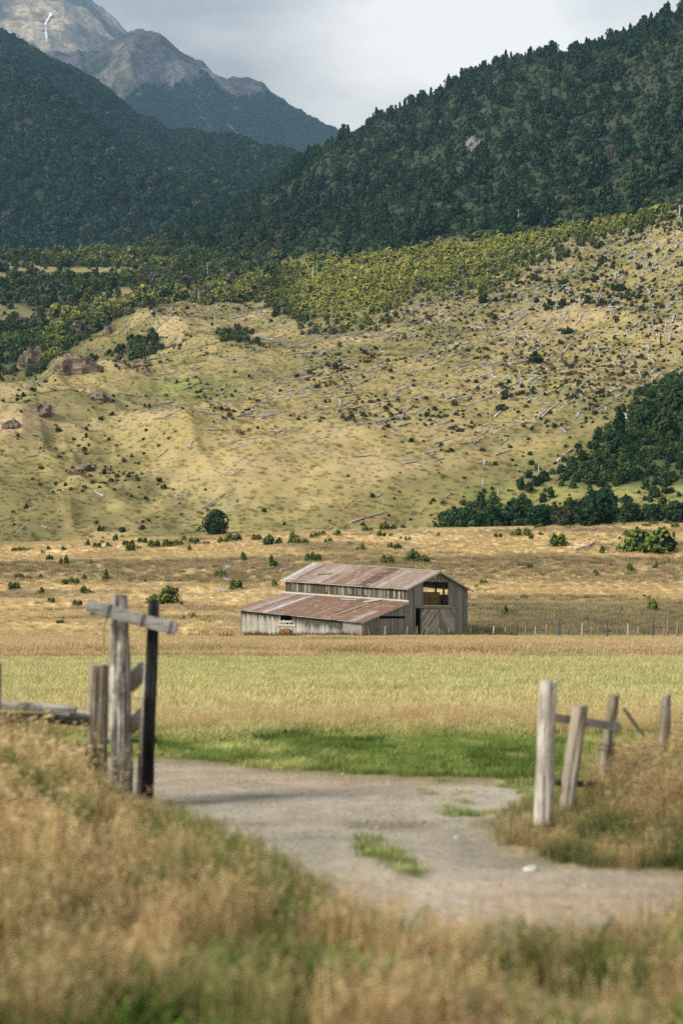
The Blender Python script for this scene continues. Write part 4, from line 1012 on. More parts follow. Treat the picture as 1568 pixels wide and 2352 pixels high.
SHRUBS = [(crop(0, 2060, 1.7422), [(120,268,75,28),(200,258,40,16),(340,253,32,18),(447,253,38,18),(592,225,50,30),(665,238,70,30),(712,203,30,14),(775,235,60,26),(800,192,45,34),(903,262,80,40),(905,232,92,35),(1000,210,75,35),(962,248,40,16),(1060,243,100,45),(1145,232,80,40),(1215,230,85,40),(1285,195,50,32),(1340,215,90,20),(1428,215,52,18),(1552,205,60,28),(1310,255,50,25),(300,280,28,10),(345,332,60,50),(440,362,60,50),(640,353,22,22),(125,460,55,35),(258,452,45,20),(84,542,105,60),(245,570,80,40),(480,500,100,45),(565,465,55,30),(745,478,85,65),(603,560,85,38),(347,627,60,28),(527,650,80,35),(1090,638,235,84),(1185,550,85,40),(1525,452,90,55),(8,375,25,22),(1010,472,30,15),(1270,640,35,20),(655,722,120,28),(415,765,45,18),(1265,740,40,18),(1365,735,70,20)]),
          (crop(900, 2060, 1.7422), [(45,200,130,25),(222,190,80,22),(340,222,130,42),(510,213,115,32),(510,180,85,18),(615,170,60,25),(670,155,50,22),(750,160,75,25),(627,220,28,14),(715,205,60,16),(872,215,35,16),(935,262,65,35),(1095,162,60,28),(1000,125,75,28),(1145,120,115,42),(842,123,30,15),(1150,160,30,20),(1200,252,60,40),(1148,235,40,26),(1270,188,50,28),(1220,180,26,14),(1465,160,45,16),(345,375,80,60),(610,336,90,58),(1140,360,105,50),(1365,350,165,68),(350,508,65,45),(65,540,105,60),(125,325,50,40)]),
          (crop(1831, 2060, 1.7422), [(290,165,60,25),(395,160,85,40),(495,150,85,45),(515,175,40,25),(560,105,65,22),(585,150,35,15),(785,105,55,15),(710,235,120,72),(1005,278,60,40),(1055,75,80,25),(1170,88,40,25),(1200,157,80,30),(1315,90,50,22),(1400,80,80,35),(1480,75,70,30),(1510,102,60,16),(500,388,55,30),(968,432,55,35),(1210,412,70,50),(1372,388,50,38),(1455,352,45,25),(1355,690,100,90),(318,728,60,70),(895,765,45,45),(1140,695,25,45),(460,600,40,28),(185,495,60,25),(1295,590,30,25),(1330,600,25,22),(130,515,25,15)])]
LOGS = [(crop(0, 2060, 1.7422), [(8,352,122,346,9),(1055,498,1212,496,16),(42,582,118,577,9),(447,580,540,572,13),(715,540,800,536,7),(0,722,140,728,14),(892,648,965,640,12),(1290,670,1345,685,12),(1385,675,1450,685,12),(1235,682,1290,702,13),(1515,602,1590,596,10),(1525,550,1575,540,22),(838,464,888,458,10),(1400,570,1440,566,16),(1365,378,1392,388,20),(1385,410,1430,414,14),(1455,700,1498,712,12),(640,300,0,0,0),(745,268,830,262,7),(40,301,160,308,6),(100,150,200,52,9),(290,90,342,105,10)]),
        (crop(900, 2060, 1.7422), [(92,230,212,284,26),(862,352,938,334,14),(1290,218,1560,216,9),(1240,240,1360,240,14),(268,380,348,378,16),(380,405,435,388,20),(130,430,230,424,7),(0,545,130,535,14),(8,398,28,372,22),(135,517,205,513,10),(0,462,45,476,22),(1195,275,1310,248,8),(1310,250,1440,236,7)]),
        (crop(1831, 2060, 1.7422), [(248,476,332,492,20),(98,538,170,525,14),(165,540,270,518,13),(386,606,445,590,15),(62,665,152,655,14),(618,668,705,660,14),(818,258,945,208,24),(310,165,375,168,10),(940,152,985,160,14),(1360,185,1425,190,18),(1370,592,1405,602,22),(1470,406,1560,402,9),(330,766,492,736,10),(100,760,330,764,7),(90,215,140,217,9),(520,760,555,735,12)]),
        (crop(2500, 2460, 6.788), [(770,300,1040,390,60),(640,300,880,290,50),(1050,280,1400,300,60),(1060,340,1420,360,60),(1420,330,1640,260,60),(1430,380,1640,370,50)])]
def shrub_zone(u, v):
    if 610 < u < 682 and 548 < v < 590 : pass
    if v < 552: return 'on the meadow brow under the hill'
    if v < 572: return 'on the brown bank above the barn roof'
    if v < 602: return 'in the meadow level with the barn roofs'
    return 'in the meadow level with the barn walls'
def build_shrubs():
    items = []
    for fn, lst in SHRUBS:
        for (cxx, base, w, h) in lst:
            u, v = fn(cxx, base); ww = w / 1.7422 * .24973; hh = h / 1.7422 * .24973
            p = hits(u, v - .3, 100)
            if p: items.append([u, v, ww, hh, p])
    # the big thicket-like shrub on the slope to the right
    items.append([*crop(1831, 2060, 1.7422)(1345, 300), 385 / 1.7422 * .24973, 118 / 1.7422 * .24973, hits(*crop(1831, 2060, 1.7422)(1345, 298), 100)])
    byz = {}
    for it in items: byz.setdefault(shrub_zone(it[0], it[1]), []).append(it)
    for zn, lst in byz.items():
        lst.sort(key=lambda q: q[0])
        for k, (u, v, w, h, p) in enumerate(lst):
            y = p[1]; W = w / F * y * 1.3; H = max(h / F * y, .3 * W) * 1.05 + .12
            o = bpy.data.objects.new('meadow_shrub', PROTO[f'shrub{(k * 5 + int(u)) % 6}'].data); COL.objects.link(o)
            o.location = (p[0], p[1] + W * .3, hz1(p[0], p[1] + W * .3) - .03 * H); o.rotation_euler.z = (0 if w > 2 * h else 1) * random.uniform(0, 6.28) + (math.pi if random.random() < .5 else 0)
            o.scale = (W / 1.5, W / 1.5 * .9, H / .52)
            size = 'large' if w > 14 else 'small' if w < 7 else 'mid-sized'; shp = 'low' if w > 2.4 * h else 'tall' if h > w * .9 else 'round'
            tag(o, f"{size} {shp} shrub {zn}, {ordw(k + 1)} from the left", 'shrub', 'green shrubs scattered over the dry meadow')
            if w > 40: o['label'] = 'largest shrub, a broad dark thicket on the meadow slope to the right'
LOGP = []
def log_mesh(name, seed, branches=2):
    """a fallen trunk of unit length along +x, lying on z = 0"""
    r = random.Random(seed); mb = MB(); R = .038
    pts = [(x, .045 * math.sin(4 * x + seed) + .015 * math.sin(11 * x + seed * 2), R * .8 + .02 * r.uniform(0, 1) * x) for x in np.linspace(0, 1, 7)]
    mb.tube(pts, [R * 1.25, R * 1.05, R, R * .95, R * .8, R * .65, R * .4], 7, .18, seed=seed)
    for k in range(branches):
        x = r.uniform(.3, .95); a = r.choice([-1, 1]) * r.uniform(.4, 1.0); l = r.uniform(.08, .22)
        mb.tube([(x, 0, R), (x + l * .5, l * .5 * a, R * 1.3 + l * .2), (x + l * .8, l * a, R + l * r.uniform(.1, .6))], [R * .5, R * .35, R * .15], 5, .1, seed=seed + k)
    return mb.mesh(name, M['log'])
def place_log(p, q, thick, mesh, lift=0.0):
    """a log from p to q (ground points); thick = its butt diameter"""
    p, q = Vector(p), Vector(q); d = q - p; L = max(d.length, .3)
    o = bpy.data.objects.new('fallen_log', mesh); COL.objects.link(o)
    zax = Vector((0, 0, 1)); xax = d.normalized(); yax = zax.cross(xax).normalized(); zax = xax.cross(yax)
    o.matrix_world = Matrix(((xax.x * L, yax.x * thick / .09, zax.x * thick / .09, p.x), (xax.y * L, yax.y * thick / .09, zax.y * thick / .09, p.y), (xax.z * L, yax.z * thick / .09, zax.z * thick / .09, p.z + lift), (0, 0, 0, 1)))
    return o
def build_field_logs():
    for i in range(6): LOGP.append(log_mesh('fallen_log', 700 + i, (4, 3, 5, 6, 2, 4)[i]))
    items = []
    for ci, (fn, lst) in enumerate(LOGS):
        for (x0, y0, x1, y1, t) in lst:
            if not t: continue
            sc = 6.788 if ci == 3 else 1.7422
            a, b = fn(x0, y0), fn(x1, y1); p = hits(a[0], a[1], 100)
            if not p: continue
            # the far end at a like distance, its height from the ground there
            q0 = hits(b[0], b[1], 100); 
            if q0 and abs(q0[1] - p[1]) < 9: q = q0
            else:
                q = P(b[0], b[1], p[1]); 
            items.append((a, b, t / sc * .24973 / F * p[1], p, q, ci))
    zl = {}
    for it in items:
        u = (it[0][0] + it[1][0]) / 2; v = (it[0][1] + it[1][1]) / 2
        z = ('piled by the far fence posts' if it[5] == 3 else 'on the near foot of the gold hillside' if v < 532 else ('high in the meadow' if v < 575 else 'low in the meadow') + (' left of the barn' if u < 285 else ' right of the barn' if u > 400 else ' behind the barn'))
        zl.setdefault(z, []).append((u, it))
    for z, lst in zl.items():
        lst.sort(key=lambda q: q[0])
        for k, (u, (a, b, t, p, q, ci)) in enumerate(lst):
            o = place_log(p, q, max(t, .18), LOGP[k % 6])
            ln = math.dist(a, b)
            tag(o, f"{'long' if ln > 16 else 'short'} grey log {z}, {ordw(k + 1)} from the left", 'log', 'bleached logs lying in the meadow')
def build_bird():
    u, v = (2400 + 690 / 15.68) * .24973, (2230 + 640 / 15.68) * .24973; p = hits(u, v, 100)
    h = 22 / 15.68 * 10 * .24973 / F * p[1]; mb = MB(); s = h / .45
    def ell(c, r, n=8, m=6):
        vs = []; fs = []
        for j in range(m + 1):
            for i in range(n):
                a, b = 2 * math.pi * i / n, math.pi * j / m; vs.append((c[0] + r[0] * math.sin(b) * math.cos(a), c[1] + r[1] * math.sin(b) * math.sin(a), c[2] + r[2] * math.cos(b)))
        for j in range(m):
            for i in range(n): fs.append((j * n + i, (j + 1) * n + i, (j + 1) * n + (i + 1) % n, j * n + (i + 1) % n))
        return vs, fs
    skin = MB(); pts = [(.17, 0, .16), (.05, 0, .20), (-.06, 0, .25), (-.11, 0, .33), (-.13, 0, .40), (-.19, 0, .405), (-.24, 0, .39)]
    skin.tube(pts, [.02, .075, .085, .05, .042, .022, .006], 9, .03)
    for yy in (-.03, .03): skin.tube([(.0, yy, .17), (.015, yy, .08), (-.01, yy, 0.0), (-.05, yy, 0.0)], [.012, .008, .007, .005], 5)
    skin.v = [(a * s, b * s, c * s) for a, b, c in skin.v]
    o = skin.build('bird', M['bird']); o.location = (p[0], p[1], p[2]); o.rotation_euler.z = .5
    tag(o, 'small dark-headed bird standing in the pale dry grass', 'bird')
def build_stones():
    R = random.Random(3)
    def stone(name, u, v, w, hgt, m, lab, grp, seed):
        p = hits(u, v, 5); 
        if not p: return
        r = np.random.default_rng(seed); W = w / F * p[1] / 2; vs = []; fs = []; n, k = 9, 6
        for j in range(k + 1):
            for i in range(n):
                a, b = 2 * math.pi * i / n, math.pi * j / k; q = 1 + .18 * math.sin(2 * a + seed) + r.normal(0, .06); vs.append((W * q * math.sin(b) * math.cos(a), W * .75 * q * math.sin(b) * math.sin(a), W * hgt * math.cos(b) * q))
        for j in range(k):
            for i in range(n): fs.append((j * n + i, (j + 1) * n + i, (j + 1) * n + (i + 1) % n, j * n + (i + 1) % n))
        mb = MB(); mb.add(vs, fs); o = mb.build(name, m); o.location = (p[0], p[1], p[2] + W * hgt * .25); o.rotation_euler.z = R.uniform(0, 6)
        tag(o, lab, 'stone', grp)
    stone('stone', 529.5, 871, 21, .35, M['stone_white'], 'flat white stone at the grassy foot of the tallest pale fence post', None, 3)
    L = [((1065 / 1.148) * .24973, (3000 + 455 / 1.148) * .24973, 9), (1250 / 1.148 * .24973, (3000 + 555 / 1.148) * .24973, 11), (925 / 1.148 * .24973, (3000 + 322 / 1.148) * .24973, 6), (1240 / 1.148 * .24973, (3000 + 340 / 1.148) * .24973, 5), (1170 / 1.148 * .24973, (3000 + 270 / 1.148) * .24973, 3.5)]
    nm = ['dark stone on the track near the left grass edge, biggest of the inner track', 'dark stone on the track closest to the left verge corner', 'dark stone on the rut beside the left grass edge', 'small dark stone lying in the middle of the rut', 'tiny dark stone on the far half of the track']
    for k, (u, v, w) in enumerate(L): stone('stone', u, v, w, .5, M['stone'], nm[k], 'dark stones on the dirt track', 20 + k)
    # loose gravel of the track: nobody could count it
    n = 11000; xs = RNG.uniform(-3.4, 7, n); ys = RNG.uniform(9.2, 22, n); g = gravel(xs, ys) * (1 - track_green(xs, ys)); k = RNG.uniform(0, 1, n) < g * .8; xs, ys = xs[k], ys[k]
    me = bpy.data.meshes.new('pebble'); r = np.random.default_rng(2)
    mb = MB(); vs = []; fs = []
    for j in range(5):
        for i in range(6):
            a, b = 2 * math.pi * i / 6, math.pi * j / 4; q = 1 + r.normal(0, .12); vs.append((q * math.sin(b) * math.cos(a), .8 * q * math.sin(b) * math.sin(a), .55 * q * math.cos(b)))
    for j in range(4):
        for i in range(6): fs.append((j * 6 + i, (j + 1) * 6 + i, (j + 1) * 6 + (i + 1) % 6, j * 6 + (i + 1) % 6))
    mb.add(vs, fs); proto('pebble', mb.mesh('pebble', M['pebble']))
    c = np.repeat(RNG.uniform(.6, 1.25, len(xs))[:, None], 3, 1) * np.array([[.29, .275, .25]])
    scatter('gravel', 'loose grey gravel and pebbles strewn over the dirt track', np.stack([xs, ys, hz(xs, ys)], 1), ['pebble'], np.zeros(len(xs)), np.exp(RNG.normal(-4.5, .42, len(xs))), RNG.uniform(0, 6.28, len(xs)), c, cat='gravel')
# ------------------------------------------------------------------ the hillside: trees, scrub, fallen logs, snags, rocks
def inframe(u, v, m=0): return (u > -m) & (u < 1568 + m) & (v > -m) & (v < 2352 + m)
def sample(n, y0, y1, um=-260, uM=1830):
    u = RNG.uniform(um, uM, n) * D; y = np.sqrt(RNG.uniform(y0 ** 2, y1 ** 2, n)); x = (u - 341) / F * y
    return x, y, hz(x, y)
def hidden(x, y, z):
    """behind a brow of the ground as seen from the road"""
    m = np.zeros(len(x), bool)
    for f in (.97, .93, .88, .82, .76):
        m |= (hz(x * f, y * f) > CAMZ + (z + 2.5 - CAMZ) * f)
    return m
def individual(name, mesh, loc, scl, rz):
    o = bpy.data.objects.new(name, mesh); COL.objects.link(o); o.location = loc; o.scale = scl if hasattr(scl, '__len__') else (scl,) * 3; o.rotation_euler.z = rz; return o
def zone_hill(u, v):
    h = 'outer left part' if u < 700 else 'left part' if u < 1000 else 'middle part' if u < 1280 else 'right part'
    return h
def number(items, fmt, key):
    """a label for each: its zone and its place from the left within it"""
    by = {}
    for it in items: by.setdefault(key(it), []).append(it)
    for z, lst in by.items():
        lst.sort(key=lambda t: t[1])
        for k, it in enumerate(lst): it[0]['label'] = fmt(it, z, ordw(k + 1), len(lst))
def build_forest():
    # the wooded ridge to the right
    x, y, z = sample(16000, 560, 1420, -100, 1900); u, v, fo, ye, le, th = masks(x, y, z)
    dens = fo * (.34 + .66 * sstep(-.25, .35, fbm(x / 60, y / 75, 4, 131))) * np.clip(sstep(.1, .9, I(u, (300, .95), (700, .8), (1000, .62), (1300, .75), (1568, .95))) + .2, 0, 1)
    k = RNG.uniform(0, 1, len(x)) < dens * .25; x, y, z, u, v = [a[k] for a in (x, y, z, u, v)]
    h = (7 + 7.5 * RNG.uniform(0, 1, len(x)) ** 2 + 3.5 * sstep(1150, 1500, u) * RNG.uniform(0, 1, len(x))) * (.8 + .25 * sstep(700, 300, v))
    kind = RNG.integers(0, 5, len(x)); kind = np.where(RNG.uniform(0, 1, len(x)) < .6, RNG.integers(0, 3, len(x)), kind); rz = RNG.uniform(0, 6.28, len(x))
    ridge_v = I(u, *[(r[0], r[2][5][1]) for r in _R]); sky = (v < ridge_v + 14) & (u > 690)
    vis = inframe(u, v, -4) & ~hidden(x, y, z); score = h / y + sky * .004; score[~vis] = -1
    order = np.argsort(-score)[:300]; items = []; pick = np.zeros(len(x), bool); pick[order] = True
    for i in order:
        o = individual('hill_tree', PROTO[f'tree{kind[i]}'].data, (x[i], y[i], z[i] - .2), (h[i] * .95, h[i] * .95, h[i]), rz[i])
        tag(o, None, 'tree', 'dark trees on the wooded ridge'); items.append((o, u[i], v[i], kind[i], sky[i]))
    def key(it):
        o, uu, vv, kd, sk = it
        c = 'narrow' if kd in (0, 2) else 'rounded'
        if sk: return (c, 'on the skyline of the wooded ridge')
        d = vv - np.interp(uu, [600, 800, 1000, 1240, 1400, 1568], [440, 303, 218, 140, 100, 27])
        r = 'just under the skyline' if d < 110 else 'halfway up the wooded ridge' if d < 270 else 'low on the wooded ridge'
        return (c, r)
    number(items, lambda it, z, w, n: f"{z[0]} dark tree {z[1]}, {w} of these from the left", key)
    q = ~pick
    c = np.tile([.03, .05, .022], (q.sum(), 1))
    scatter('forest', 'dark mixed forest covering the ridge behind the bare hillside', np.stack([x, y, z - .2], 1)[q], [f'tree{i}' for i in range(5)], kind[q], h[q], rz[q], c, cat='forest')
    # undergrowth between the trees
    x, y, z = sample(40000, 540, 1420, -100, 1900); u, v, fo, ye, le, th = masks(x, y, z)
    k = RNG.uniform(0, 1, len(x)) < fo * .9; x, y, z = x[k], y[k], z[k]; n = len(x)
    a = RNG.uniform(0, 1, n)[:, None]; c = np.array([.02, .046, .022]) * (1 - a) + np.array([.08, .115, .05]) * a
    grey = (fbm(x / 50, y / 60, 3, 133) + RNG.normal(0, .25, n) > .42)[:, None]; c = np.where(grey, np.array([.105, .095, .075]), c)
    scatter('undergrowth', 'grey green undergrowth between the trees of the ridge', np.stack([x, y, z - .3], 1), [f'bush{i}' for i in range(5)], RNG.integers(0, 5, n), RNG.uniform(1.3, 3.6, n), RNG.uniform(0, 6.28, n), c, cat='undergrowth')
def build_scrub():
    x, y, z = [np.concatenate(q) for q in zip(sample(30000, 400, 1300, -260, 1830), sample(9000, 430, 720, -260, 700), sample(12000, 520, 800, 480, 1750))]; u, v, fo, ye, le, th = masks(x, y, z)
    n = len(x); d = np.maximum(ye * .85, le * .95) * (1 - fo)
    d = d * (.5 + .5 * sstep(-.3, .2, fbm(x / 25, y / 30, 3, 141)))
    k = RNG.uniform(0, 1, n) < d * .8; x, y, z, u, v, ye, le = [a[k] for a in (x, y, z, u, v, ye, le)]; n = len(x)
    a = RNG.uniform(0, 1, n)[:, None]
    cy = np.array([.17, .23, .05]) * (1 - a) + np.array([.46, .43, .11]) * a; cd = np.array([.025, .055, .02]) * (1 - a) + np.array([.11, .14, .04]) * a  # yellow-green plants, colour also lightened to stand for the sunlit band
    t = np.clip(ye * (1 - le) * sstep(590, 740, u) * sstep(-90, 0, yel_low(u) - v + 70 * fbm(x / 30, y / 30, 3, 143)), 0, 1); t = np.maximum(t, .55 * sstep(.1, .4, fbm(x / 70, y / 90, 3, 142)) * (u > 100))
    c = lerp(cd, cy, t); grey = (RNG.uniform(0, 1, n) < .12 * (1 - t))[:, None]; c = np.where(grey, np.array([.14, .12, .095]), c)
    s = RNG.uniform(1.8, 4.6, n) * (.55 + .45 * sstep(420, 800, y)) * (1 + .5 * (RNG.uniform(0, 1, n) < .08)) * (1 + .45 * le * (y > 650)) * (1 - .3 * ye * (1 - le))
    scatter('scrub', 'green and yellowish scrub filling the hollows of the hillside', np.stack([x, y, z - .2], 1), [f'bush{i}' for i in range(5)] + [f'dome{i}' for i in range(5)], RNG.integers(0, 10, n), s, RNG.uniform(0, 6.28, n), c, cat='scrub')
    # dark thicket at the hill foot to the right
    x, y, z = sample(16000, 262, 480, 850, 1950); u, v, fo, ye, le, th = masks(x, y, z)
    k = RNG.uniform(0, 1, len(x)) < th * .55; x, y, z, u, v = [a[k] for a in (x, y, z, u, v)]; n = len(x); a = RNG.uniform(0, 1, n)[:, None]
    c = np.array([.011, .036, .016]) * (1 - a) + np.array([.085, .13, .04]) * a
    s = RNG.uniform(1.2, 2.9, n)
    scatter('thicket', 'dense dark green thicket spreading over the hill foot at the right', np.stack([x, y, z - .2], 1), [f'bush{i}' for i in range(5)], RNG.integers(0, 5, n), s, RNG.uniform(0, 6.28, n), c, cat='thicket')
def build_low_scrub():
    x, y, z = sample(60000, 285, 760); u, v, fo, ye, le, th = masks(x, y, z)
    bare = 1 - np.clip(fo + ye * .5 + le + th * .8, 0, 1)
    cl = sstep(.0, .35, fbm(x / 26, y / 34, 4, 161) + .4 * (I(u, (0, .0), (500, -.12), (800, .1), (1100, .55), (1400, .8), (1568, .85)) * I(v, (480, 1), (900, 1), (1010, .45), (1100, .2), (1200, .2)) - .3))
    fine = .015 + .06 * sstep(750, 1050, u)
    k = RNG.uniform(0, 1, len(x)) < bare * np.maximum(cl * .42, fine); x, y, z, u, v = [a[k] for a in (x, y, z, u, v)]; n = len(x); a = RNG.uniform(0, 1, n)[:, None]
    c = np.array([.025, .05, .018]) * (1 - a) + np.array([.12, .12, .045]) * a; br = (RNG.uniform(0, 1, n) < .3)[:, None]; c = np.where(br, np.array([.14, .105, .06]), c)
    s = np.exp(RNG.normal(-.35, .4, n)); s3 = np.stack([s * 1.25, s * 1.25, s * .75], 1)
    scatter('low_scrub', 'low dark scrub and bracken speckled over the gold hillside', np.stack([x, y, z - .05], 1), [f'bush{i}' for i in range(5)], RNG.integers(0, 5, n), s3, RNG.uniform(0, 6.28, n), c, cat='scrub')
def big_tree(name, uD, vbase, wD, hD, shape, n, size, seed, lab, mat='conifer', ymin=255):
    p = hits(uD * D, vbase * D, ymin); W = wD * D / F * p[1]; H = hD * D / F * p[1]
    root = empty(name, (p[0], p[1], p[2] - .2), lab, 'tree', None)
    vs, fs, var, mi = leaf_cloud(shape(W / 2 / H, 1), n, size, seed, core=.7)
    vs = [np.array(q) * H for q in vs]; me = plant_mesh('crown', [(vs, fs, var, mi)], [M[mat], M['core'], M['bark']])
    c = bpy.data.objects.new('crown', me); COL.objects.link(c); c.parent = root
    mb = MB(); mb.tube([(0, 0, -.4), (.05 * H * .1, 0, H * .3), (0, 0, H * .7)], [W * .05, W * .04, W * .015], 8, .12); t = bpy.data.objects.new('trunk', mb.mesh('trunk', M['bark'])); COL.objects.link(t); t.parent = root
    return root
def build_big_trees():
    big_tree('lone_tree', 495, 1233, 60, 62, lambda w, h: sh_round(w * 1.0, h, .04), 1500, .085, 801, 'lone dense dark tree standing at the foot of the gold hillside above the meadow')
    big_tree('evergreen_tree', 1422, 1040, 66, 100, lambda w, h: sh_cone(w * 1.1, h), 1500, .075, 802, 'tall dark evergreen rising above the thicket edge on the hillside at right')
    R = random.Random(9)
    for k, (u, b, w, h, lab) in enumerate(((1070, 1212, 56, 44, 'rounded dark tree at the left end of the thicket row along the meadow edge'), (1130, 1214, 50, 48, 'dark tree second along the thicket row at the meadow edge'), (1180, 1212, 62, 60, 'broad dark tree in the middle of the thicket row at the meadow edge'), (1240, 1212, 56, 52, 'dark tree just right of the broadest one in the thicket row'), (1300, 1210, 50, 46, 'olive green low tree between two taller ones in the thicket row'), (1352, 1209, 60, 66, 'dark tree leaning on the tallest tree of the thicket row'), (1386, 1208, 62, 84, 'tallest dark tree of the thicket row at the meadow edge'), (1440, 1206, 56, 48, 'grey green tree right of the tallest one in the thicket row'), (1496, 1204, 60, 44, 'dull green tree close to the right end of the thicket row'), (1550, 1203, 60, 52, 'dark tree at the right end of the thicket row'),
                                           (1030, 1214, 46, 28, 'low grey bushy tree leading the thicket row at its left tip'), (1530, 1010, 60, 70, 'dark tree high in the thicket at the right edge of the hillside'), (1490, 985, 50, 52, 'dark tree high in the thicket beside the tall evergreen'), (1556, 945, 50, 60, 'uppermost dark tree where the thicket climbs the hillside'))):
        big_tree('thicket_tree', u, b, w, h, (lambda w_, h_: sh_egg(w_ * 1.1, h_)) if k % 3 else (lambda w_, h_: sh_round(w_ * 1.05, h_)), 620, .12, 820 + k, lab, 'conifer' if k not in (4, 7, 8, 10) else 'slopeshrub')['group'] = 'dark trees of the thicket at the hill foot'
def build_slope_shrubs():
    x, y, z = sample(26000, 268, 760); u, v, fo, ye, le, th = masks(x, y, z)
    bare = (1 - np.clip(fo + ye * .7 + le + th, 0, 1))
    d = .02 + .75 * I(u, (0, .0), (700, .05), (950, .28), (1150, .7), (1400, 1), (1568, 1)) * I(v, (400, 1), (900, .95), (1000, .55), (1080, .22), (1200, .15)) * (.06 + 1.1 * sstep(.0, .35, fbm(x / 28, y / 40, 4, 151)))
    d = d + .12 * sstep(430, 200, u) * band(v, 900, 1120, 20) + .22 * sstep(.15, .4, fbm(x / 22, y / 22, 3, 152)) * sstep(450, 250, u)
    k = (RNG.uniform(0, 1, len(x)) < d * bare * .62) & (u > -200); x, y, z, u, v = [a[k] for a in (x, y, z, u, v)]; n = len(x)
    s = np.exp(RNG.normal(.32, .45, n)) * (.75 + .35 * sstep(350, 600, y)); kind = RNG.integers(0, 4, n); rz = RNG.uniform(0, 6.28, n)
    vis = inframe(u, v, -3) & ~hidden(x, y, z); sc = s / y; sc[~vis] = -1; order = np.argsort(-sc)[:290]; items = []; pick = np.zeros(n, bool); pick[order] = True
    for i in order:
        o = individual('slope_shrub', PROTO[f'sshrub{kind[i]}'].data, (x[i], y[i], z[i] - .1), (s[i], s[i], s[i] * .95), rz[i]); tag(o, None, 'shrub', 'dark shrubs dotted over the bare hillside'); items.append((o, u[i], v[i], s[i]))
    def key(it):
        r = 'near the top of the gold slope' if it[2] < 640 else 'on the upper gold slope' if it[2] < 780 else 'midway down the gold slope' if it[2] < 920 else 'on the lower gold slope'
        return ('small' if it[3] < 1.45 else 'big', r)
    number(items, lambda it, z, w, n: f"{z[0]} dark shrub {z[1]}, {w} of these from the left", key)
    q = ~pick; scatter('small_shrubs', 'tiny dark shrubs speckled over the bare hillside', np.stack([x, y, z - .1], 1)[q], [f'sshrub{i}' for i in range(4)], kind[q], s[q], rz[q], np.tile([.05, .06, .03], (q.sum(), 1)), cat='shrubs')
def build_slope_logs():
    x, y, z = sample(9000, 285, 760); u, v, fo, ye, le, th = masks(x, y, z)
    d = (1 - np.clip(fo + ye * .85 + le * .8 + th * .8, 0, 1)) * I(u, (-200, .12), (300, .3), (500, .62), (800, .8), (1568, .95)) * I(v, (500, 1), (860, 1), (1000, .45), (1080, .18), (1200, .14))
    k = RNG.uniform(0, 1, len(x)) < d * .64; x, y, z, u, v = [a[k] for a in (x, y, z, u, v)]; n = len(x)
    ang = np.where(RNG.uniform(0, 1, n) < .8, RNG.normal(0, .22, n) + I(u, (0, .3), (400, .3), (800, .75), (1200, 1.1), (1568, 1.25)), RNG.uniform(-1.7, 1.7, n))
    L = np.exp(RNG.normal(1.5, .45, n)) * (1 + .3 * sstep(600, 1300, u)); L = np.clip(L, 2.0, 10); t = RNG.uniform(.30, .60, n) * (.7 + .04 * L) * np.where(L > 8, 1.1, 1)
    x2 = x + L * np.cos(ang); y2 = y + L * np.sin(ang); z2 = hz(x2, y2)
    vis = inframe(u, v, -3) & ~hidden(x, y, z); sc = np.hypot((x2 / y2 - x / y), (z2 / y2 - z / y)); sc[~vis] = -1
    order = np.argsort(-sc)[:275]; items = []; pick = np.zeros(n, bool); pick[order] = True
    for i in order:
        o = place_log((x[i], y[i], z[i]), (x2[i], y2[i], z2[i]), t[i], LOGP[i % 6], -.06); tag(o, None, 'log', 'bleached fallen logs on the hillside'); items.append((o, u[i], v[i], L[i], sc[i]))
    def key(it):
        r = 'near the top of the gold slope' if it[2] < 640 else 'on the upper gold slope' if it[2] < 780 else 'midway down the gold slope' if it[2] < 920 else 'on the lower gold slope'
        return ('long' if it[4] > .012 else 'short', r)
    number(items, lambda it, z, w, n: f"{z[0]} bleached log {z[1]}, {w} of these from the left", key)
    q = np.where(~pick)[0]
    for i in range(6): proto(f'log{i}', LOGP[i])
    d3 = np.stack([x2 - x, y2 - y, z2 - z], 1)[q]; LL = np.linalg.norm(d3, axis=1); pitch = -np.arcsin(d3[:, 2] / LL); yaw = np.arctan2(d3[:, 1], d3[:, 0])
    o = scatter('fallen_branches', 'small grey fallen branches littering the hillside', np.stack([x, y, z], 1)[q], [f'log{i}' for i in range(6)], RNG.integers(0, 6, len(q)), np.stack([LL, t[q] / .09, t[q] / .09], 1), yaw, np.ones((len(q), 3)) * .4, tilt=np.stack([np.zeros(len(q)), pitch], 1), cat='branches')
def snag_mesh(name, seed, mat):
    r = random.Random(seed); mb = MB(); lean = r.uniform(-.08, .08)
    mb.tube([(0, 0, -.05), (lean * .3, 0, .35), (lean * .7, .01, .7), (lean, 0, 1)], [.055, .04, .03, .012], 7, .15, seed=seed)
    for k in range(r.choice((1, 2, 3, 4))):
        zz = r.uniform(.45, .92); a = r.uniform(0, 6.28); l = r.uniform(.08, .22)
        mb.tube([(lean * zz, 0, zz), (lean * zz + math.cos(a) * l * .6, math.sin(a) * l * .6, zz + l * .3), (lean * zz + math.cos(a) * l, math.sin(a) * l, zz + l * .8)], [.018, .012, .005], 5, .1)
    return mb.mesh(name, mat)
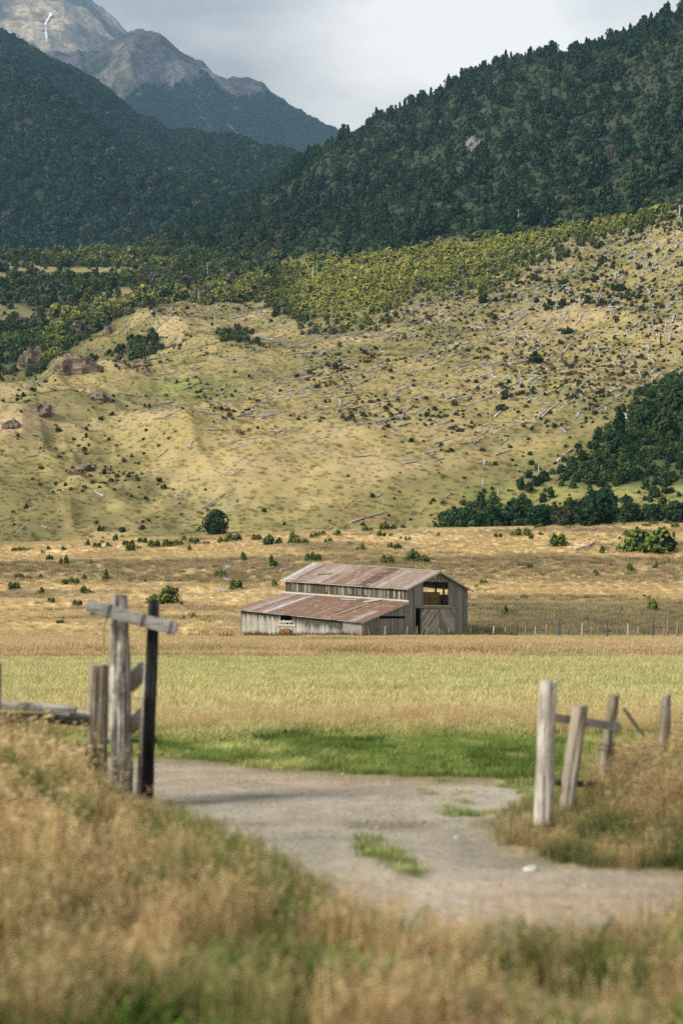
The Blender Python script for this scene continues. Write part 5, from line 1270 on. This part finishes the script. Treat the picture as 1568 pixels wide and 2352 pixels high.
SNAGS = [(1181,797,36,0),(1517,802,38,2),(1500,770,36,0),(1528,765,34,1),(1380,672,30,0),(1446,770,20,0),(1237,1087,22,1),(1244,1106,24,1),(1144,1138,20,0),(1095,722,22,0),(1352,802,14,2),(1360,818,18,2),(1125,960,16,1),(1185,810,14,0),(1290,830,20,2),(1260,790,24,0),(1475,640,22,1),(1210,690,20,1),(1330,700,24,1),
         (184,592,26,0),(478,632,30,0),(326,690,32,0),(456,700,34,0),(493,752,40,0),(432,757,18,0),(718,648,36,1),(290,770,22,0),(375,876,10,1),(585,680,20,0),(1108,1120,20,1),(430,1100,16,1),(540,1090,12,1),(1190,500,16,1),(1560,500,30,1),(1250,518,22,1),(1490,562,18,1),(1310,560,16,1)]
def build_snags():
    ms = [snag_mesh('dead_tree', 900 + i, M['snag']) for i in range(3)] + [snag_mesh('dead_tree', 910 + i, M['log']) for i in range(3)] + [snag_mesh('dead_tree', 920 + i, M['snag_dark']) for i in range(2)]
    items = []
    for k, (u, v, h, c) in enumerate(SNAGS):
        p = hits(u * D, v * D, 255)
        if not p: continue
        H = h * D / F * p[1]; W = 1.15 * p[1] / F * 3 / .11
        o = individual('dead_tree', ms[{0: k % 3, 1: 3 + k % 3, 2: 6 + k % 2}[c]], (p[0], p[1], p[2]), (max(H * .8, W * .6), max(H * .8, W * .6), H), k * 1.7); tag(o, None, 'dead tree', 'standing dead trunks on the hillside'); items.append((o, u, v, c))
    nm = {0: 'grey', 1: 'bleached', 2: 'blackened'}
    number(items, lambda it, z, w, n: f"{nm[it[3]]} dead trunk standing {z[1]}, {w} of these from the left", lambda it: (it[3], 'amid the scrub above the hollow' if it[1] < 800 and it[2] < 780 else 'high on the gold slope' if it[2] < 700 else 'on the gold slope' if it[2] < 1000 else 'low on the hillside'))
def rock_mesh(name, seed, mat):
    r = np.random.default_rng(seed); n, k = 26, 15; vs = []; fs = []
    A = np.linspace(0, 2 * np.pi, n, endpoint=False)
    for j in range(k + 1):
        b = math.pi * .62 * j / k
        for a in A:
            d = np.array([math.sin(b) * math.cos(a), math.sin(b) * math.sin(a), math.cos(b)])
            q = 1 + .45 * float(fbm(d[0] * 1.9 + seed, d[1] * 1.9 + d[2] * 1.3, 4, seed)) + .5 * (float(ridged(d[0] * 3 + seed, d[1] * 3 + d[2] * 3.6, 3, seed + 5)) - .6); q = round(q * 9) / 9 * .5 + q * .5
            vs.append(tuple(d * q))
    for j in range(k):
        for i in range(n): fs.append((j * n + i, (j + 1) * n + i, (j + 1) * n + (i + 1) % n, j * n + (i + 1) % n))
    mb = MB(); mb.add(vs, fs); return mb.mesh(name, mat)
def build_rocks():
    for k, (u, b, w, h, m, lab) in enumerate(((172, 856, 96, 58, 'rock', 'broad brown rocky knoll between the dark scrub and the gold hump'), (1096, 340, 52, 36, 'crag', 'pale grey crag baring the middle of the wooded ridge'), (75, 842, 66, 55, 'rock', 'brown rock face half hidden in the dark scrub by the left edge'),
                                              (548, 998, 26, 18, 'rock', 'small grey rock lump in the middle of the gold slope'), (200, 1082, 50, 22, 'rock', 'dark rock ledge on the front of the nearest gold hump'), (90, 946, 54, 30, 'rock', 'brown outcrop near the left end of the gold hump'), (170, 1090, 40, 16, 'rock', 'low dark rock beside the ledge of the nearest gold hump'), (225, 920, 60, 26, 'rock', 'brown rock bank just under the crest of the gold hump'), (28, 985, 46, 30, 'rock', 'dark rock patch on the hump by the left edge'), (250, 768, 40, 24, 'rock', 'brown rock end of the gold spur over the dark hollow'), (335, 858, 26, 16, 'rock', 'small brown rock step behind the gold hump'), (318, 840, 60, 22, 'rock', 'low brown rock below the scrub behind the gold hump'))):
        p = hits(u * D, b * D, 255)
        if not p: continue
        W = w * D / F * p[1]; H = h * D / F * p[1]
        o = individual('rock_outcrop', rock_mesh('rock_outcrop', 950 + k, M[m]), (p[0], p[1] + W * .22, p[2] - H * .12), (W * .55, W * .42, H * .8), .5 * k); tag(o, lab, 'rock', 'rock outcrops on the hillside')
def build_mountains():
    Kl, zl = mountain('near_mountain', 'dark forested mountainside descending behind the left of the valley', LM, (-650, 900, 240), 170, det_left, col_left, M['mount_near'])
    Kf, zf = mountain('rocky_mountain', 'blue grey mountain with bare rock ridges above dark forest', FM, (-250, 1100, 380), 260, det_far, col_far, M['mount_far'])
    Kr, zr = mountain('snow_mountain', 'tan bare mountain summit with one snow streak', RM, (-450, 650, 260), 160, det_rear, col_rear, M['mount_rear'])
    # forest on the near mountain
    n = 17000; u = RNG.uniform(-400, 830, n) * D; Yk, Zk = Kl.at(u); y = np.sqrt(RNG.uniform(1480 ** 2, 2950 ** 2, n)); y = np.minimum(y, Yk[:, 4] + 40); x = (u - 341) / F * y; z = zl(x, y)
    a = RNG.uniform(0, 1, n)[:, None]; c = np.array([.010, .034, .020]) * (1 - a) + np.array([.042, .075, .034]) * a
    gg = (RNG.uniform(0, 1, n) < .05)[:, None]; c = np.where(gg, np.array([.1, .09, .065]), c)
    scatter('mountain_forest', 'unbroken dark forest on the near mountainside', np.stack([x, y, z - 1], 1), [f'dome{i}' for i in range(5)], RNG.integers(0, 5, n), RNG.uniform(9, 17, n), RNG.uniform(0, 6.28, n), c, cat='forest')
    n = 15000; u = RNG.uniform(120, 860, n) * D; Yk, Zk = Kf.at(u); y = RNG.uniform(4050, 5200, n); x = (u - 341) / F * y; z = zf(x, y)
    k = treeline(x, y, z) > RNG.normal(4, 6, n); x, y, z = x[k], y[k], z[k]; n = len(x); a = RNG.uniform(0, 1, n)[:, None]; c = np.array([.010, .032, .024]) * (1 - a) + np.array([.028, .055, .034]) * a
    scatter('high_forest', 'dark forest under the rock of the distant mountain', np.stack([x, y, z - 1], 1), [f'dome{i}' for i in range(5)], RNG.integers(0, 5, n), RNG.uniform(9, 16, n), RNG.uniform(0, 6.28, n), c, cat='forest')
    # the streak of old snow in a gully of the summit
    pts = [(114, 30), (117, 34), (110, 44), (104, 56), (105, 66), (106, 76), (107, 88), (106, 97)]; w = [3, 6, 5, 4.4, 1.8, 4.6, 4.6, 3]; V = []; ys2 = np.linspace(5900, 7600, 500)
    rs = random.Random(5); tt = np.linspace(0, len(pts) - 1, 26); U0 = np.interp(tt, range(len(pts)), [p[0] for p in pts]); V0 = np.interp(tt, range(len(pts)), [p[1] for p in pts]); w = [q * rs.uniform(.55, 1.35) for q in np.interp(tt, range(len(w)), w)]; pts = [(a + rs.uniform(-.9, .9), b) for a, b in zip(U0, V0)]
    for (uu, vv), ww in zip(pts, w):
        for s in (-1, 1):
            U = (uu + s * ww / 2) * D; xs = (U - 341) / F * ys2; g = zr(xs, ys2); ok = np.where(g >= CAMZ + (HOR - vv * D) / F * ys2)[0]; y0 = ys2[ok[0]] if len(ok) else 7500
            V.append(((U - 341) / F * (y0 - 14), y0 - 14, CAMZ + (HOR - vv * D) / F * (y0 - 14) + 3))
    pts = [0] * (len(V) // 2)
    mb = MB(); mb.add(V, [(2 * i, 2 * i + 1, 2 * i + 3, 2 * i + 2) for i in range(len(pts) - 1)]); o = mb.build('snow', M['snow']); tag(o, 'narrow streak of old snow in a gully of the tan summit', 'snow', kind='stuff')
# ------------------------------------------------------------------ grass: nobody could count it
def pts_in(n, x0, x1, y0, y1): return RNG.uniform(x0, x1, n), RNG.uniform(y0, y1, n)
def fan(n, y0, y1, k=.30, pad=1.5):
    y = np.sqrt(RNG.uniform(y0 ** 2, y1 ** 2, n)); return RNG.uniform(-1, 1, n) * (k * y + pad), y
def near_posts(x, y):
    return np.zeros(len(x), bool)
def put(name, label, x, y, keys, s, col, dry):
    n = len(x); z = hz(x, y)
    scatter(name, label, np.stack([x, y, z], 1), keys, RNG.integers(0, len(keys), n), s, RNG.uniform(0, 6.28, n), np.clip(col, .01, .9), dry)
def jit(n, s=.16): return np.exp(RNG.normal(0, s, n))[:, None]
def build_grass():
    T = [f'tall{i}' for i in range(4)]; Md = [f'mid{i}' for i in range(4)]; S = [f'short{i}' for i in range(4)]; Fa = [f'far{i}' for i in range(4)]; Wd = [f'weed{i}' for i in range(4)]
    g, p, gr, lu, br, st = C['gold'] * .95, C['pale'], C['green'], C['lush'], C['brown'], C['straw']
    # bank at the left of the track: tall gold grass, green at its foot
    x, y = pts_in(6800, -9, -.1, 6.2, 20); d = track_left(y) - x; n1 = fbm(x * .9, y * .9, 3, 201)
    ok = (d > .12 + .2 * n1) & (x > -.33 * y - 2.2); edge = sstep(1.5, .2, d + .5 * n1)
    ok &= RNG.uniform(0, 1, len(x)) > edge * .25
    x, y, d, n1, edge = [a[ok] for a in (x, y, d, n1, edge)]
    greenish = np.clip(1.5 * edge * sstep(17.2, 16, y) * sstep(9.5, 11, y) + .95 * sstep(.02, .3, n1) + .35 * sstep(9.5, 7.5, y), 0, 1) * RNG.uniform(.5, 1, len(x))
    greenish = np.where(RNG.uniform(0, 1, len(x)) < .15, 1, greenish); greenish = np.where(fbm(x * 1.4, y * .9, 3, 215) > .1, np.maximum(greenish, RNG.uniform(.6, 1, len(x))), greenish)
    ub = 341 + F * x / y; h = I(ub, (-100, .84), (40, .78), (68, .62), (90, .40), (150, .28), (230, .42), (330, .45)) * (1.12 - .45 * edge) * (1 - .25 * greenish) * (.45 + .55 * sstep(6.8, 12.0, y)) * np.exp(RNG.normal(0, .16, len(x)))
    nearp = np.exp(-((x + 2.35) ** 2 + (y - 15.6) ** 2) / .5); h *= 1 - .35 * nearp
    col = lerp(lerp(np.tile(g * 1.2, (len(x), 1)), p * 1.2, RNG.uniform(0, .8, len(x))), C['green'] * .85, greenish) * jit(len(x)); col = np.where((RNG.uniform(0, 1, len(x)) < .13)[:, None], np.array([[.26, .14, .07]]), col)
    put('tall_grass', 'tall dry golden grass on the bank around the gate posts', x, y, T, h, col, 1 - greenish)
    # verge along the road in front
    x, y = pts_in(7600, -4.8, 5.6, 3.6, 10); n1 = fbm(x * .8, y * 1.2, 3, 202); n2 = fbm(x * 2, y * 2, 2, 203)
    ok = (np.abs(x) < .30 * y + 1.6) & (y < 9.25 + .45 * n2 + .3 * (x < .4)) & (RNG.uniform(0, 1, len(x)) < (.12 + .9 * sstep(-.3, .2, n1)) * (.5 + .5 * sstep(6.8, 8.2, y))) & ((y > 5.5) | (RNG.uniform(0, 1, len(x)) < .45))
    x, y, n1, n2 = x[ok], y[ok], n1[ok], n2[ok]
    gg = np.clip(sstep(-.25, .15, n2) * .95 + .35 * sstep(1, 2.6, x), 0, 1) * RNG.uniform(.4, 1, len(x))
    col = lerp(lerp(np.tile(g * .9, (len(x), 1)), p * 1.1, RNG.uniform(0, .8, len(x))), C['green'] * .8, gg) * jit(len(x)); rd = (RNG.uniform(0, 1, len(x)) < .10 * (1 + (x > 1.5)))[:, None]; col = np.where(rd, np.array([[.2, .085, .05]]), col)
    h = np.exp(RNG.normal(0, .2, len(x))) * (.62 + .25 * sstep(-.2, .3, n1) - .1 * gg)
    put('verge_grass', 'mixed green and dry verge grass along the road in front', x, y, T + Md, h * I(y, (3.6, .55), (5.5, .5), (7.2, .5), (9.2, .5)), col, 1 - gg)
    x, y = pts_in(1500, -4.2, 5, 4.5, 9.0); n2 = fbm(x * 2, y * 2, 2, 203); ok = (np.abs(x) < .3 * y + 1) & (n2 > .12) & (RNG.uniform(0, 1, len(x)) < .6); x, y = x[ok], y[ok]
    put('weeds', 'broad-leaved green weeds in the verge', x, y, Wd, RNG.uniform(.35, .8, len(x)), C['green'] * .8 * jit(len(x), .3), np.zeros(len(x)))
    # grass at the right-hand fence
    x, y = pts_in(5200, 1.4, 9, 11.9, 20.5); d = x - track_right(y); n1 = fbm(x * .9, y * .9, 3, 204)
    ok = (d > .05 + .15 * n1) & (x < .31 * y + 2) & ((y < 17.4) | (x > 3.2 + .4 * (y - 17.4))); x, y, d, n1 = [a[ok] for a in (x, y, d, n1)]
    gap = .5 + .5 * sstep(.165, .195, x / y)
    front = np.clip(.7 * sstep(.19, .17, x / y) + sstep(13.6, 12.6, y) + .8 * sstep(.6, .1, d) + .7 * sstep(.1, .4, n1), 0, 1) * RNG.uniform(.5, 1, len(x))
    h = (.95 - .55 * np.clip(sstep(13.9, 12.6, y) + sstep(.7, .1, d), 0, 1)) * np.exp(RNG.normal(0, .18, len(x))) * (.8 + .3 * sstep(2.4, 3.2, x))
    col = lerp(lerp(np.tile(g * .92, (len(x), 1)), br * 1.3, RNG.uniform(0, .7, len(x))), C['green'] * .85, front) * jit(len(x))
    put('fence_grass', 'tall gold and green grass growing through the broken fence', x, y, T, h * .58 * gap, col, 1 - front)
    x, y = pts_in(2600, 1.5, 5.2, 11.4, 14.2); d = x - track_right(y); ok = (d > .12 + .5 * fbm(x * 2.4, y * 2.4, 3, 217)) & (x < .32 * y + 1) & (y > 12.0 + .9 * fbm(x * 1.7, y, 3, 219)) & (RNG.uniform(0, 1, len(x)) < .35 + .65 * sstep(-.2, .2, fbm(x * 3, y * 3, 2, 220))); x, y = x[ok], y[ok]; n1 = fbm(x * 1.6, y * 1.6, 3, 218)
    gg = np.clip(.55 + 1.2 * n1 + RNG.normal(0, .2, len(x)), 0, 1); col = lerp(lerp(np.tile(g, (len(x), 1)), br * 1.2, RNG.uniform(0, 1, len(x))), np.array([.085, .135, .04]), gg) * jit(len(x))
    put('bank_grass', 'dark green and straw grass clumped at the foot of the right-hand fence', x, y, Md, RNG.uniform(.14, .36, len(x)) * (1 + .5 * sstep(2.4, 3.2, x)), col, 1 - gg)
    # turf islands on the track
    x, y = pts_in(4200, -2.6, 4, 10.6, 18.6); ok = (track_green(x, y) * gravel(x, y) > .45) | ((fbm(x * 2.2, y * 1.6, 3, 205) > .22) & (y > 15.4) & (x > 1.0) & (x < 3.2)); x, y = x[ok], y[ok]
    put('track_turf', 'short green turf tufts on the dirt track', x, y, S, RNG.uniform(.3, .6, len(x)), lerp(np.tile(C['green'] * .9, (len(x), 1)), st, RNG.uniform(0, .8, len(x))) * jit(len(x)), RNG.uniform(0, .4, len(x)))
    # green strip
    x, y = fan(12500, 18, 27); n1 = fbm(x / 2, y / 2, 3, 206); ok = (y > track_top(x) + .25 + .7 * n1) & (RNG.uniform(0, 1, len(x)) < 1.1 - .5 * sstep(24, 27, y)); x, y, n1 = x[ok], y[ok], n1[ok]
    w = sstep(23.6, 26, y + 2.2 * n1); col = lerp(lerp(np.tile(np.array([.19, .27, .065]), (len(x), 1)), C['green'] * .75, sstep(0, .4, fbm(x * .8, y * .8, 3, 207))), st, np.clip(.3 * RNG.uniform(0, 1, len(x)) + .7 * sstep(.05, .4, fbm(x * 1.1, y * .8, 3, 216)) + w * .8, 0, 1)) * jit(len(x))
    put('green_turf', 'strip of short green grass beyond the gate', x, y, S, RNG.uniform(.4, .8, len(x)) * (1 + 1.3 * w), col, w)
    x, y = fan(420, 23, 27); n1 = fbm(x / 1.6, y / 1.6, 3, 208); ok = n1 > .12; x, y = x[ok], y[ok]
    put('field_weeds', 'dark green weeds where the turf meets the dry grass', x, y, Wd, RNG.uniform(.45, .85, len(x)), C['lush'] * jit(len(x), .3), np.zeros(len(x)))
    # tall gold strip
    x, y = fan(4600, 24.2, 30); n1 = fbm(x / 2.5, y / 2, 3, 209); pr = sstep(24.4, 26.6, y + 1.6 * n1) * (1 - sstep(27, 30, y + n1)); ok = RNG.uniform(0, 1, len(x)) < pr; x, y = x[ok], y[ok]
    col = lerp(np.tile(g, (len(x), 1)), p, RNG.uniform(0, .9, len(x))) * jit(len(x)); gn = RNG.uniform(0, 1, len(x)) < .14; col = np.where(gn[:, None], st, col)
    put('gold_grass', 'belt of taller golden grass between turf and mown field', x, y, T + Md, RNG.uniform(.36, .62, len(x)), col, np.ones(len(x)))
    # mown field
    x, y = fan(30000, 29, 72); n1 = fbm(x / 9, y / 3, 4, 85); n2 = fbm(x / 25, y / 6, 4, 84)
    gg = np.clip(sstep(-.2, .3, n1) * .6 + .42 + RNG.normal(0, .2, len(x)), 0, 1); col = lerp(lerp(np.tile(np.array([.60, .54, .27]), (len(x), 1)), st, sstep(.3, -.3, n2)), np.array([.53, .52, .26]), gg * .8) * jit(len(x))
    put('mown_grass', 'pale green and straw stubble of the mown field', x, y, S, RNG.uniform(.7, 1.3, len(x)) * (1 + .012 * y), col, 1 - gg)
    # gold meadow up to the barn
    x, y = fan(36000, 68, 147, .28, 4); n1 = fbm(x / 9, y / 14, 4, 86); n3 = fbm(x / 6, y / 6, 4, 81)
    inb = (np.abs((x - 1.3) * .707 + (y - 149.5) * .707 + 0) < 7.2) & (np.abs((x - 1.3) * -.707 + (y - 149.5) * .707) < 8.6)
    ok = ~inb; x, y, n1, n3 = [a[ok] for a in (x, y, n1, n3)]
    gb = band(y, 96, 136, 5) * sstep(.05, .35, n1 - .1 + .14 * band(x, -12, 6, 3)) + .7 * sstep(.2, .4, fbm(x / 7, y / 4, 3, 213)) * band(y, 68, 76, 2)
    gb = np.clip(gb, 0, 1) * RNG.uniform(.5, 1, len(x)); col = lerp(lerp(np.tile(g, (len(x), 1)), p, np.clip(.4 + .8 * n3 + RNG.normal(0, .25, len(x)), 0, 1)), C['green'] * 1.1, gb) * jit(len(x), .13) * np.array([.97, 1.0, 1.05])
    put('meadow_grass', 'golden meadow grass in front of the barn', x, y, Fa, RNG.uniform(.6, 1.0, len(x)) * (1 - .45 * gb) * (1 - .45 * sstep(128, 136, y)), col, 1 - gb)
    # rusty docks and weeds along the barn foot
    x, y = fan(260, 130, 140, .12, 0); ok = (np.abs((x - 2.0) + (y - 138)) < 15) & (fbm(x / 2, y / 2, 2, 214) > .0); x, y = x[ok], y[ok]
    put('barn_weeds', 'brown and green weeds along the foot of the barn', x, y, Fa, RNG.uniform(.8, 1.5, len(x)), np.where((RNG.uniform(0, 1, len(x)) < .5)[:, None], np.array([[.16, .08, .04]]), np.array([[.07, .12, .03]])), np.zeros(len(x)))
    # rough meadow behind
    x, y = fan(52000, 143, 290, .27, 6); n6 = fbm(x / 6, y / 6, 4, 81); nl = fbm(x / 25, y / 6, 4, 84); n30 = fbm(x / 34, y / 15, 4, 83)
    inb = (np.abs((x - 1.3) * .707 + (y - 149.5) * .707 + 0) < 8.2) & (np.abs((x - 1.3) * -.707 + (y - 149.5) * .707) < 9.4); ok = ~inb; x, y, n6, nl, n30 = [a[ok] for a in (x, y, n6, nl, n30)]
    br2 = np.clip(.8 * band(y + 8 * n30, 208, 222, 5) + .85 * band(y + 6 * n30, 143, 176, 8) * sstep(-5, 25, x + 10 * n6) + .8 * sstep(.0, .45, nl), 0, 1) * RNG.uniform(.4, 1, len(x))  # same brown scarp belt, its shade carried into the blade colour
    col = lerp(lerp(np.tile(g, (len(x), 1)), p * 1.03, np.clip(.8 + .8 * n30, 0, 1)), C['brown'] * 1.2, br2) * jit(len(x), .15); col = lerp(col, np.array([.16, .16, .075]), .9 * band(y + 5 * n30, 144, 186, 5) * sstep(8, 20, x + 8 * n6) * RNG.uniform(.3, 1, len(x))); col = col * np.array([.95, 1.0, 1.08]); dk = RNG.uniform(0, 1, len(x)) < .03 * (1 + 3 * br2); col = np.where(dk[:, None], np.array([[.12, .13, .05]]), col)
    put('rough_meadow', 'rough golden brown meadow grass beyond the barn', x, y, Fa, RNG.uniform(.5, .9, len(x)) * (.8 + .5 * br2 + .35 * band(y, 146, 186, 5) * sstep(8, 20, x)) * (.6 + .4 * sstep(143, 152, y)), col, 1 - br2 * .7)
    # tussocks of the bare hillside
    x, y, z = sample(48000, 282, 740); u, v, fo, ye, le, th = masks(x, y, z); ok = RNG.uniform(0, 1, len(x)) > np.clip(fo + le + th, 0, 1); x, y, u, v = x[ok], y[ok], u[ok], v[ok]
    nh2 = fbm(x / 9, y / 7, 4, 88); col = ground_col(x, y, hz(x, y)) * jit(len(x), .2); col = lerp(col, C['hillg'] * .7, sstep(.2, .6, nh2) * RNG.uniform(0, .6, len(x)))
    put('hill_grass', 'dry tussock grass of the bare hillside', x, y, Fa, RNG.uniform(.5, 1.1, len(x)), col, np.ones(len(x)) * .3)
# ------------------------------------------------------------------ light, sky, air, camera
SUN_EL, SUN_AZ = 37.0, 0.0
SUN_DIR = Vector((-.80, -.42, 0)).normalized()      # towards the sun, on the plan
def build_world():
    w = bpy.data.worlds.new('World'); SC.world = w; w.use_nodes = True; t = w.node_tree; t.nodes.clear(); n = t.nodes.new; l = t.links.new
    out = n('ShaderNodeOutputWorld'); bg = n('ShaderNodeBackground'); bg.inputs['Strength'].default_value = .1
    sky = n('ShaderNodeTexSky'); sky.sky_type = 'NISHITA'; sky.sun_disc = False; sky.sun_elevation = math.radians(SUN_EL); sky.sun_rotation = math.atan2(SUN_DIR.x, SUN_DIR.y)
    tc = n('ShaderNodeTexCoord')
    mp = n('ShaderNodeMapping'); mp.inputs['Rotation'].default_value = (0, math.radians(32), 0); mp.inputs['Scale'].default_value = (1.6, 1.2, 4.2); l(tc.outputs['Generated'], mp.inputs[0])
    def noise(sc, d, r, off):
        q = n('ShaderNodeTexNoise'); q.inputs['Scale'].default_value = sc; q.inputs['Detail'].default_value = d; q.inputs['Roughness'].default_value = r
        m2 = n('ShaderNodeMapping'); m2.inputs['Location'].default_value = off; l(mp.outputs[0], m2.inputs[0]); l(m2.outputs[0], q.inputs['Vector']); return q.outputs['Fac']
    a = noise(1.9, 6, .52, (3.1, 0, 1.2)); b = noise(4.5, 4, .5, (0, 2, 7))
    def math_(op, x, y):
        m = n('ShaderNodeMath'); m.operation = op
        for i, v in enumerate((x, y)):
            if hasattr(v, 'links'): l(v, m.inputs[i])
            else: m.inputs[i].default_value = v
        return m.outputs[0]
    # a bright thin place in the cloud, at one direction of the sky
    vd = n('ShaderNodeVectorMath'); vd.operation = 'DISTANCE'; l(tc.outputs['Generated'], vd.inputs[0]); c = Vector((.085, 1, .39)).normalized(); vd.inputs[1].default_value = c
    br = n('ShaderNodeMapRange'); br.interpolation_type = 'SMOOTHSTEP'; br.inputs[1].default_value = .19; br.inputs[2].default_value = .0; br.inputs[3].default_value = 0; br.inputs[4].default_value = .24; l(vd.outputs['Value'], br.inputs[0])
    f = math_('ADD', math_('ADD', math_('MULTIPLY', a, .75), math_('MULTIPLY', b, .25)), br.outputs[0])
    r = n('ShaderNodeValToRGB'); e = r.color_ramp.elements; e[0].position = .45; e[0].color = (3.2, 2.95, 2.72, 1); e[1].position = .68; e[1].color = (7.9, 7.25, 6.45, 1); l(f, r.inputs[0])
    mx = n('ShaderNodeMix'); mx.data_type = 'RGBA'; mx.inputs[0].default_value = .93; l(sky.outputs[0], mx.inputs[6]); l(r.outputs[0], mx.inputs[7]); l(mx.outputs[2], bg.inputs[0]); l(bg.outputs[0], out.inputs[0])
    L = bpy.data.lights.new('sun', 'SUN'); L.energy = 3.1; L.angle = math.radians(17); L.color = (1, .93, .80)
    o = bpy.data.objects.new('sun', L); COL.objects.link(o)
    d = SUN_DIR * math.cos(math.radians(SUN_EL)) + Vector((0, 0, math.sin(math.radians(SUN_EL)))); o.rotation_euler = d.to_track_quat('Z', 'Y').to_euler(); o.location = (-40, -20, 60)
def build_haze():
    gm = SC.objects['ground'].data; co = np.empty(len(gm.vertices) * 3, 'f'); gm.vertices.foreach_get('co', co); lo = float(co[2::3].min()) - 1
    mb = MB(); mb.box((-6500, -70, lo), (13000, 0, 0), (0, 9400, 0), (0, 0, 4600))
    m = bpy.data.materials.new('haze_air'); m.use_nodes = True; t = m.node_tree; t.nodes.clear(); o = t.nodes.new('ShaderNodeOutputMaterial'); v = t.nodes.new('ShaderNodeVolumePrincipled')
    v.inputs['Color'].default_value = (.36, .66, 1.0, 1); v.inputs['Density'].default_value = HAZE; v.inputs['Anisotropy'].default_value = .1; t.links.new(v.outputs[0], o.inputs['Volume'])
    tag(mb.build('haze', m), 'thin bluish air between the road and the far mountains', 'haze', kind='stuff')
HAZE = .000065
def build_camera():
    cd = bpy.data.cameras.new('camera'); o = bpy.data.objects.new('camera', cd); COL.objects.link(o); o.location = (0, 0, CAMZ); o.rotation_euler = (math.radians(90), 0, 0)
    cd.sensor_fit = 'VERTICAL'; cd.sensor_height = 36; cd.lens = F * 36 / 1024; cd.shift_y = (HOR - 512) / 1024; cd.clip_start = .1; cd.clip_end = 20000
    cd.dof.use_dof = True; cd.dof.focus_distance = 150; cd.dof.aperture_fstop = 1.2
    SC.camera = o
M['mount_near'] = mat_mount('mountain_wood', .012); M['mount_far'] = mat_mount('mountain_rock', .008); M['mount_rear'] = mat_mount('summit_rock', .006)
M['bird'] = mat_flat('bird_feathers', (.03, .025, .02), 20, .6, 2.0)
def mat_pebble():
    t = NT('pebbles'); return t.principled(t.attr('tcol', True), .9, .15)
M['pebble'] = mat_pebble()
build_world(); build_camera(); build_land(); make_protos(); build_mountains()
bA, bD, bg, bl = build_barn(); build_gateway(); build_right_fence(); build_far_fence(bA, bD, bg)
build_shrubs(); build_field_logs(); build_bird(); build_stones()
build_forest(); build_scrub(); build_low_scrub(); build_big_trees(); build_slope_shrubs(); build_slope_logs(); build_snags(); build_rocks()
build_grass(); build_haze()
for o in list(SC.objects):
    if '_org' in o: del o['_org']
SC.render.engine = 'CYCLES'; c = SC.cycles; c.max_bounces = 6; c.diffuse_bounces = 3; c.transmission_bounces = 4; c.glossy_bounces = 2; c.volume_bounces = 0; c.transparent_max_bounces = 4; c.volume_max_steps = 64
c.use_denoising = False
vs = SC.view_settings; vs.view_transform = 'Standard'; vs.look = 'None'; vs.gamma = 1; vs.exposure = 0.88; vs.use_curve_mapping = False
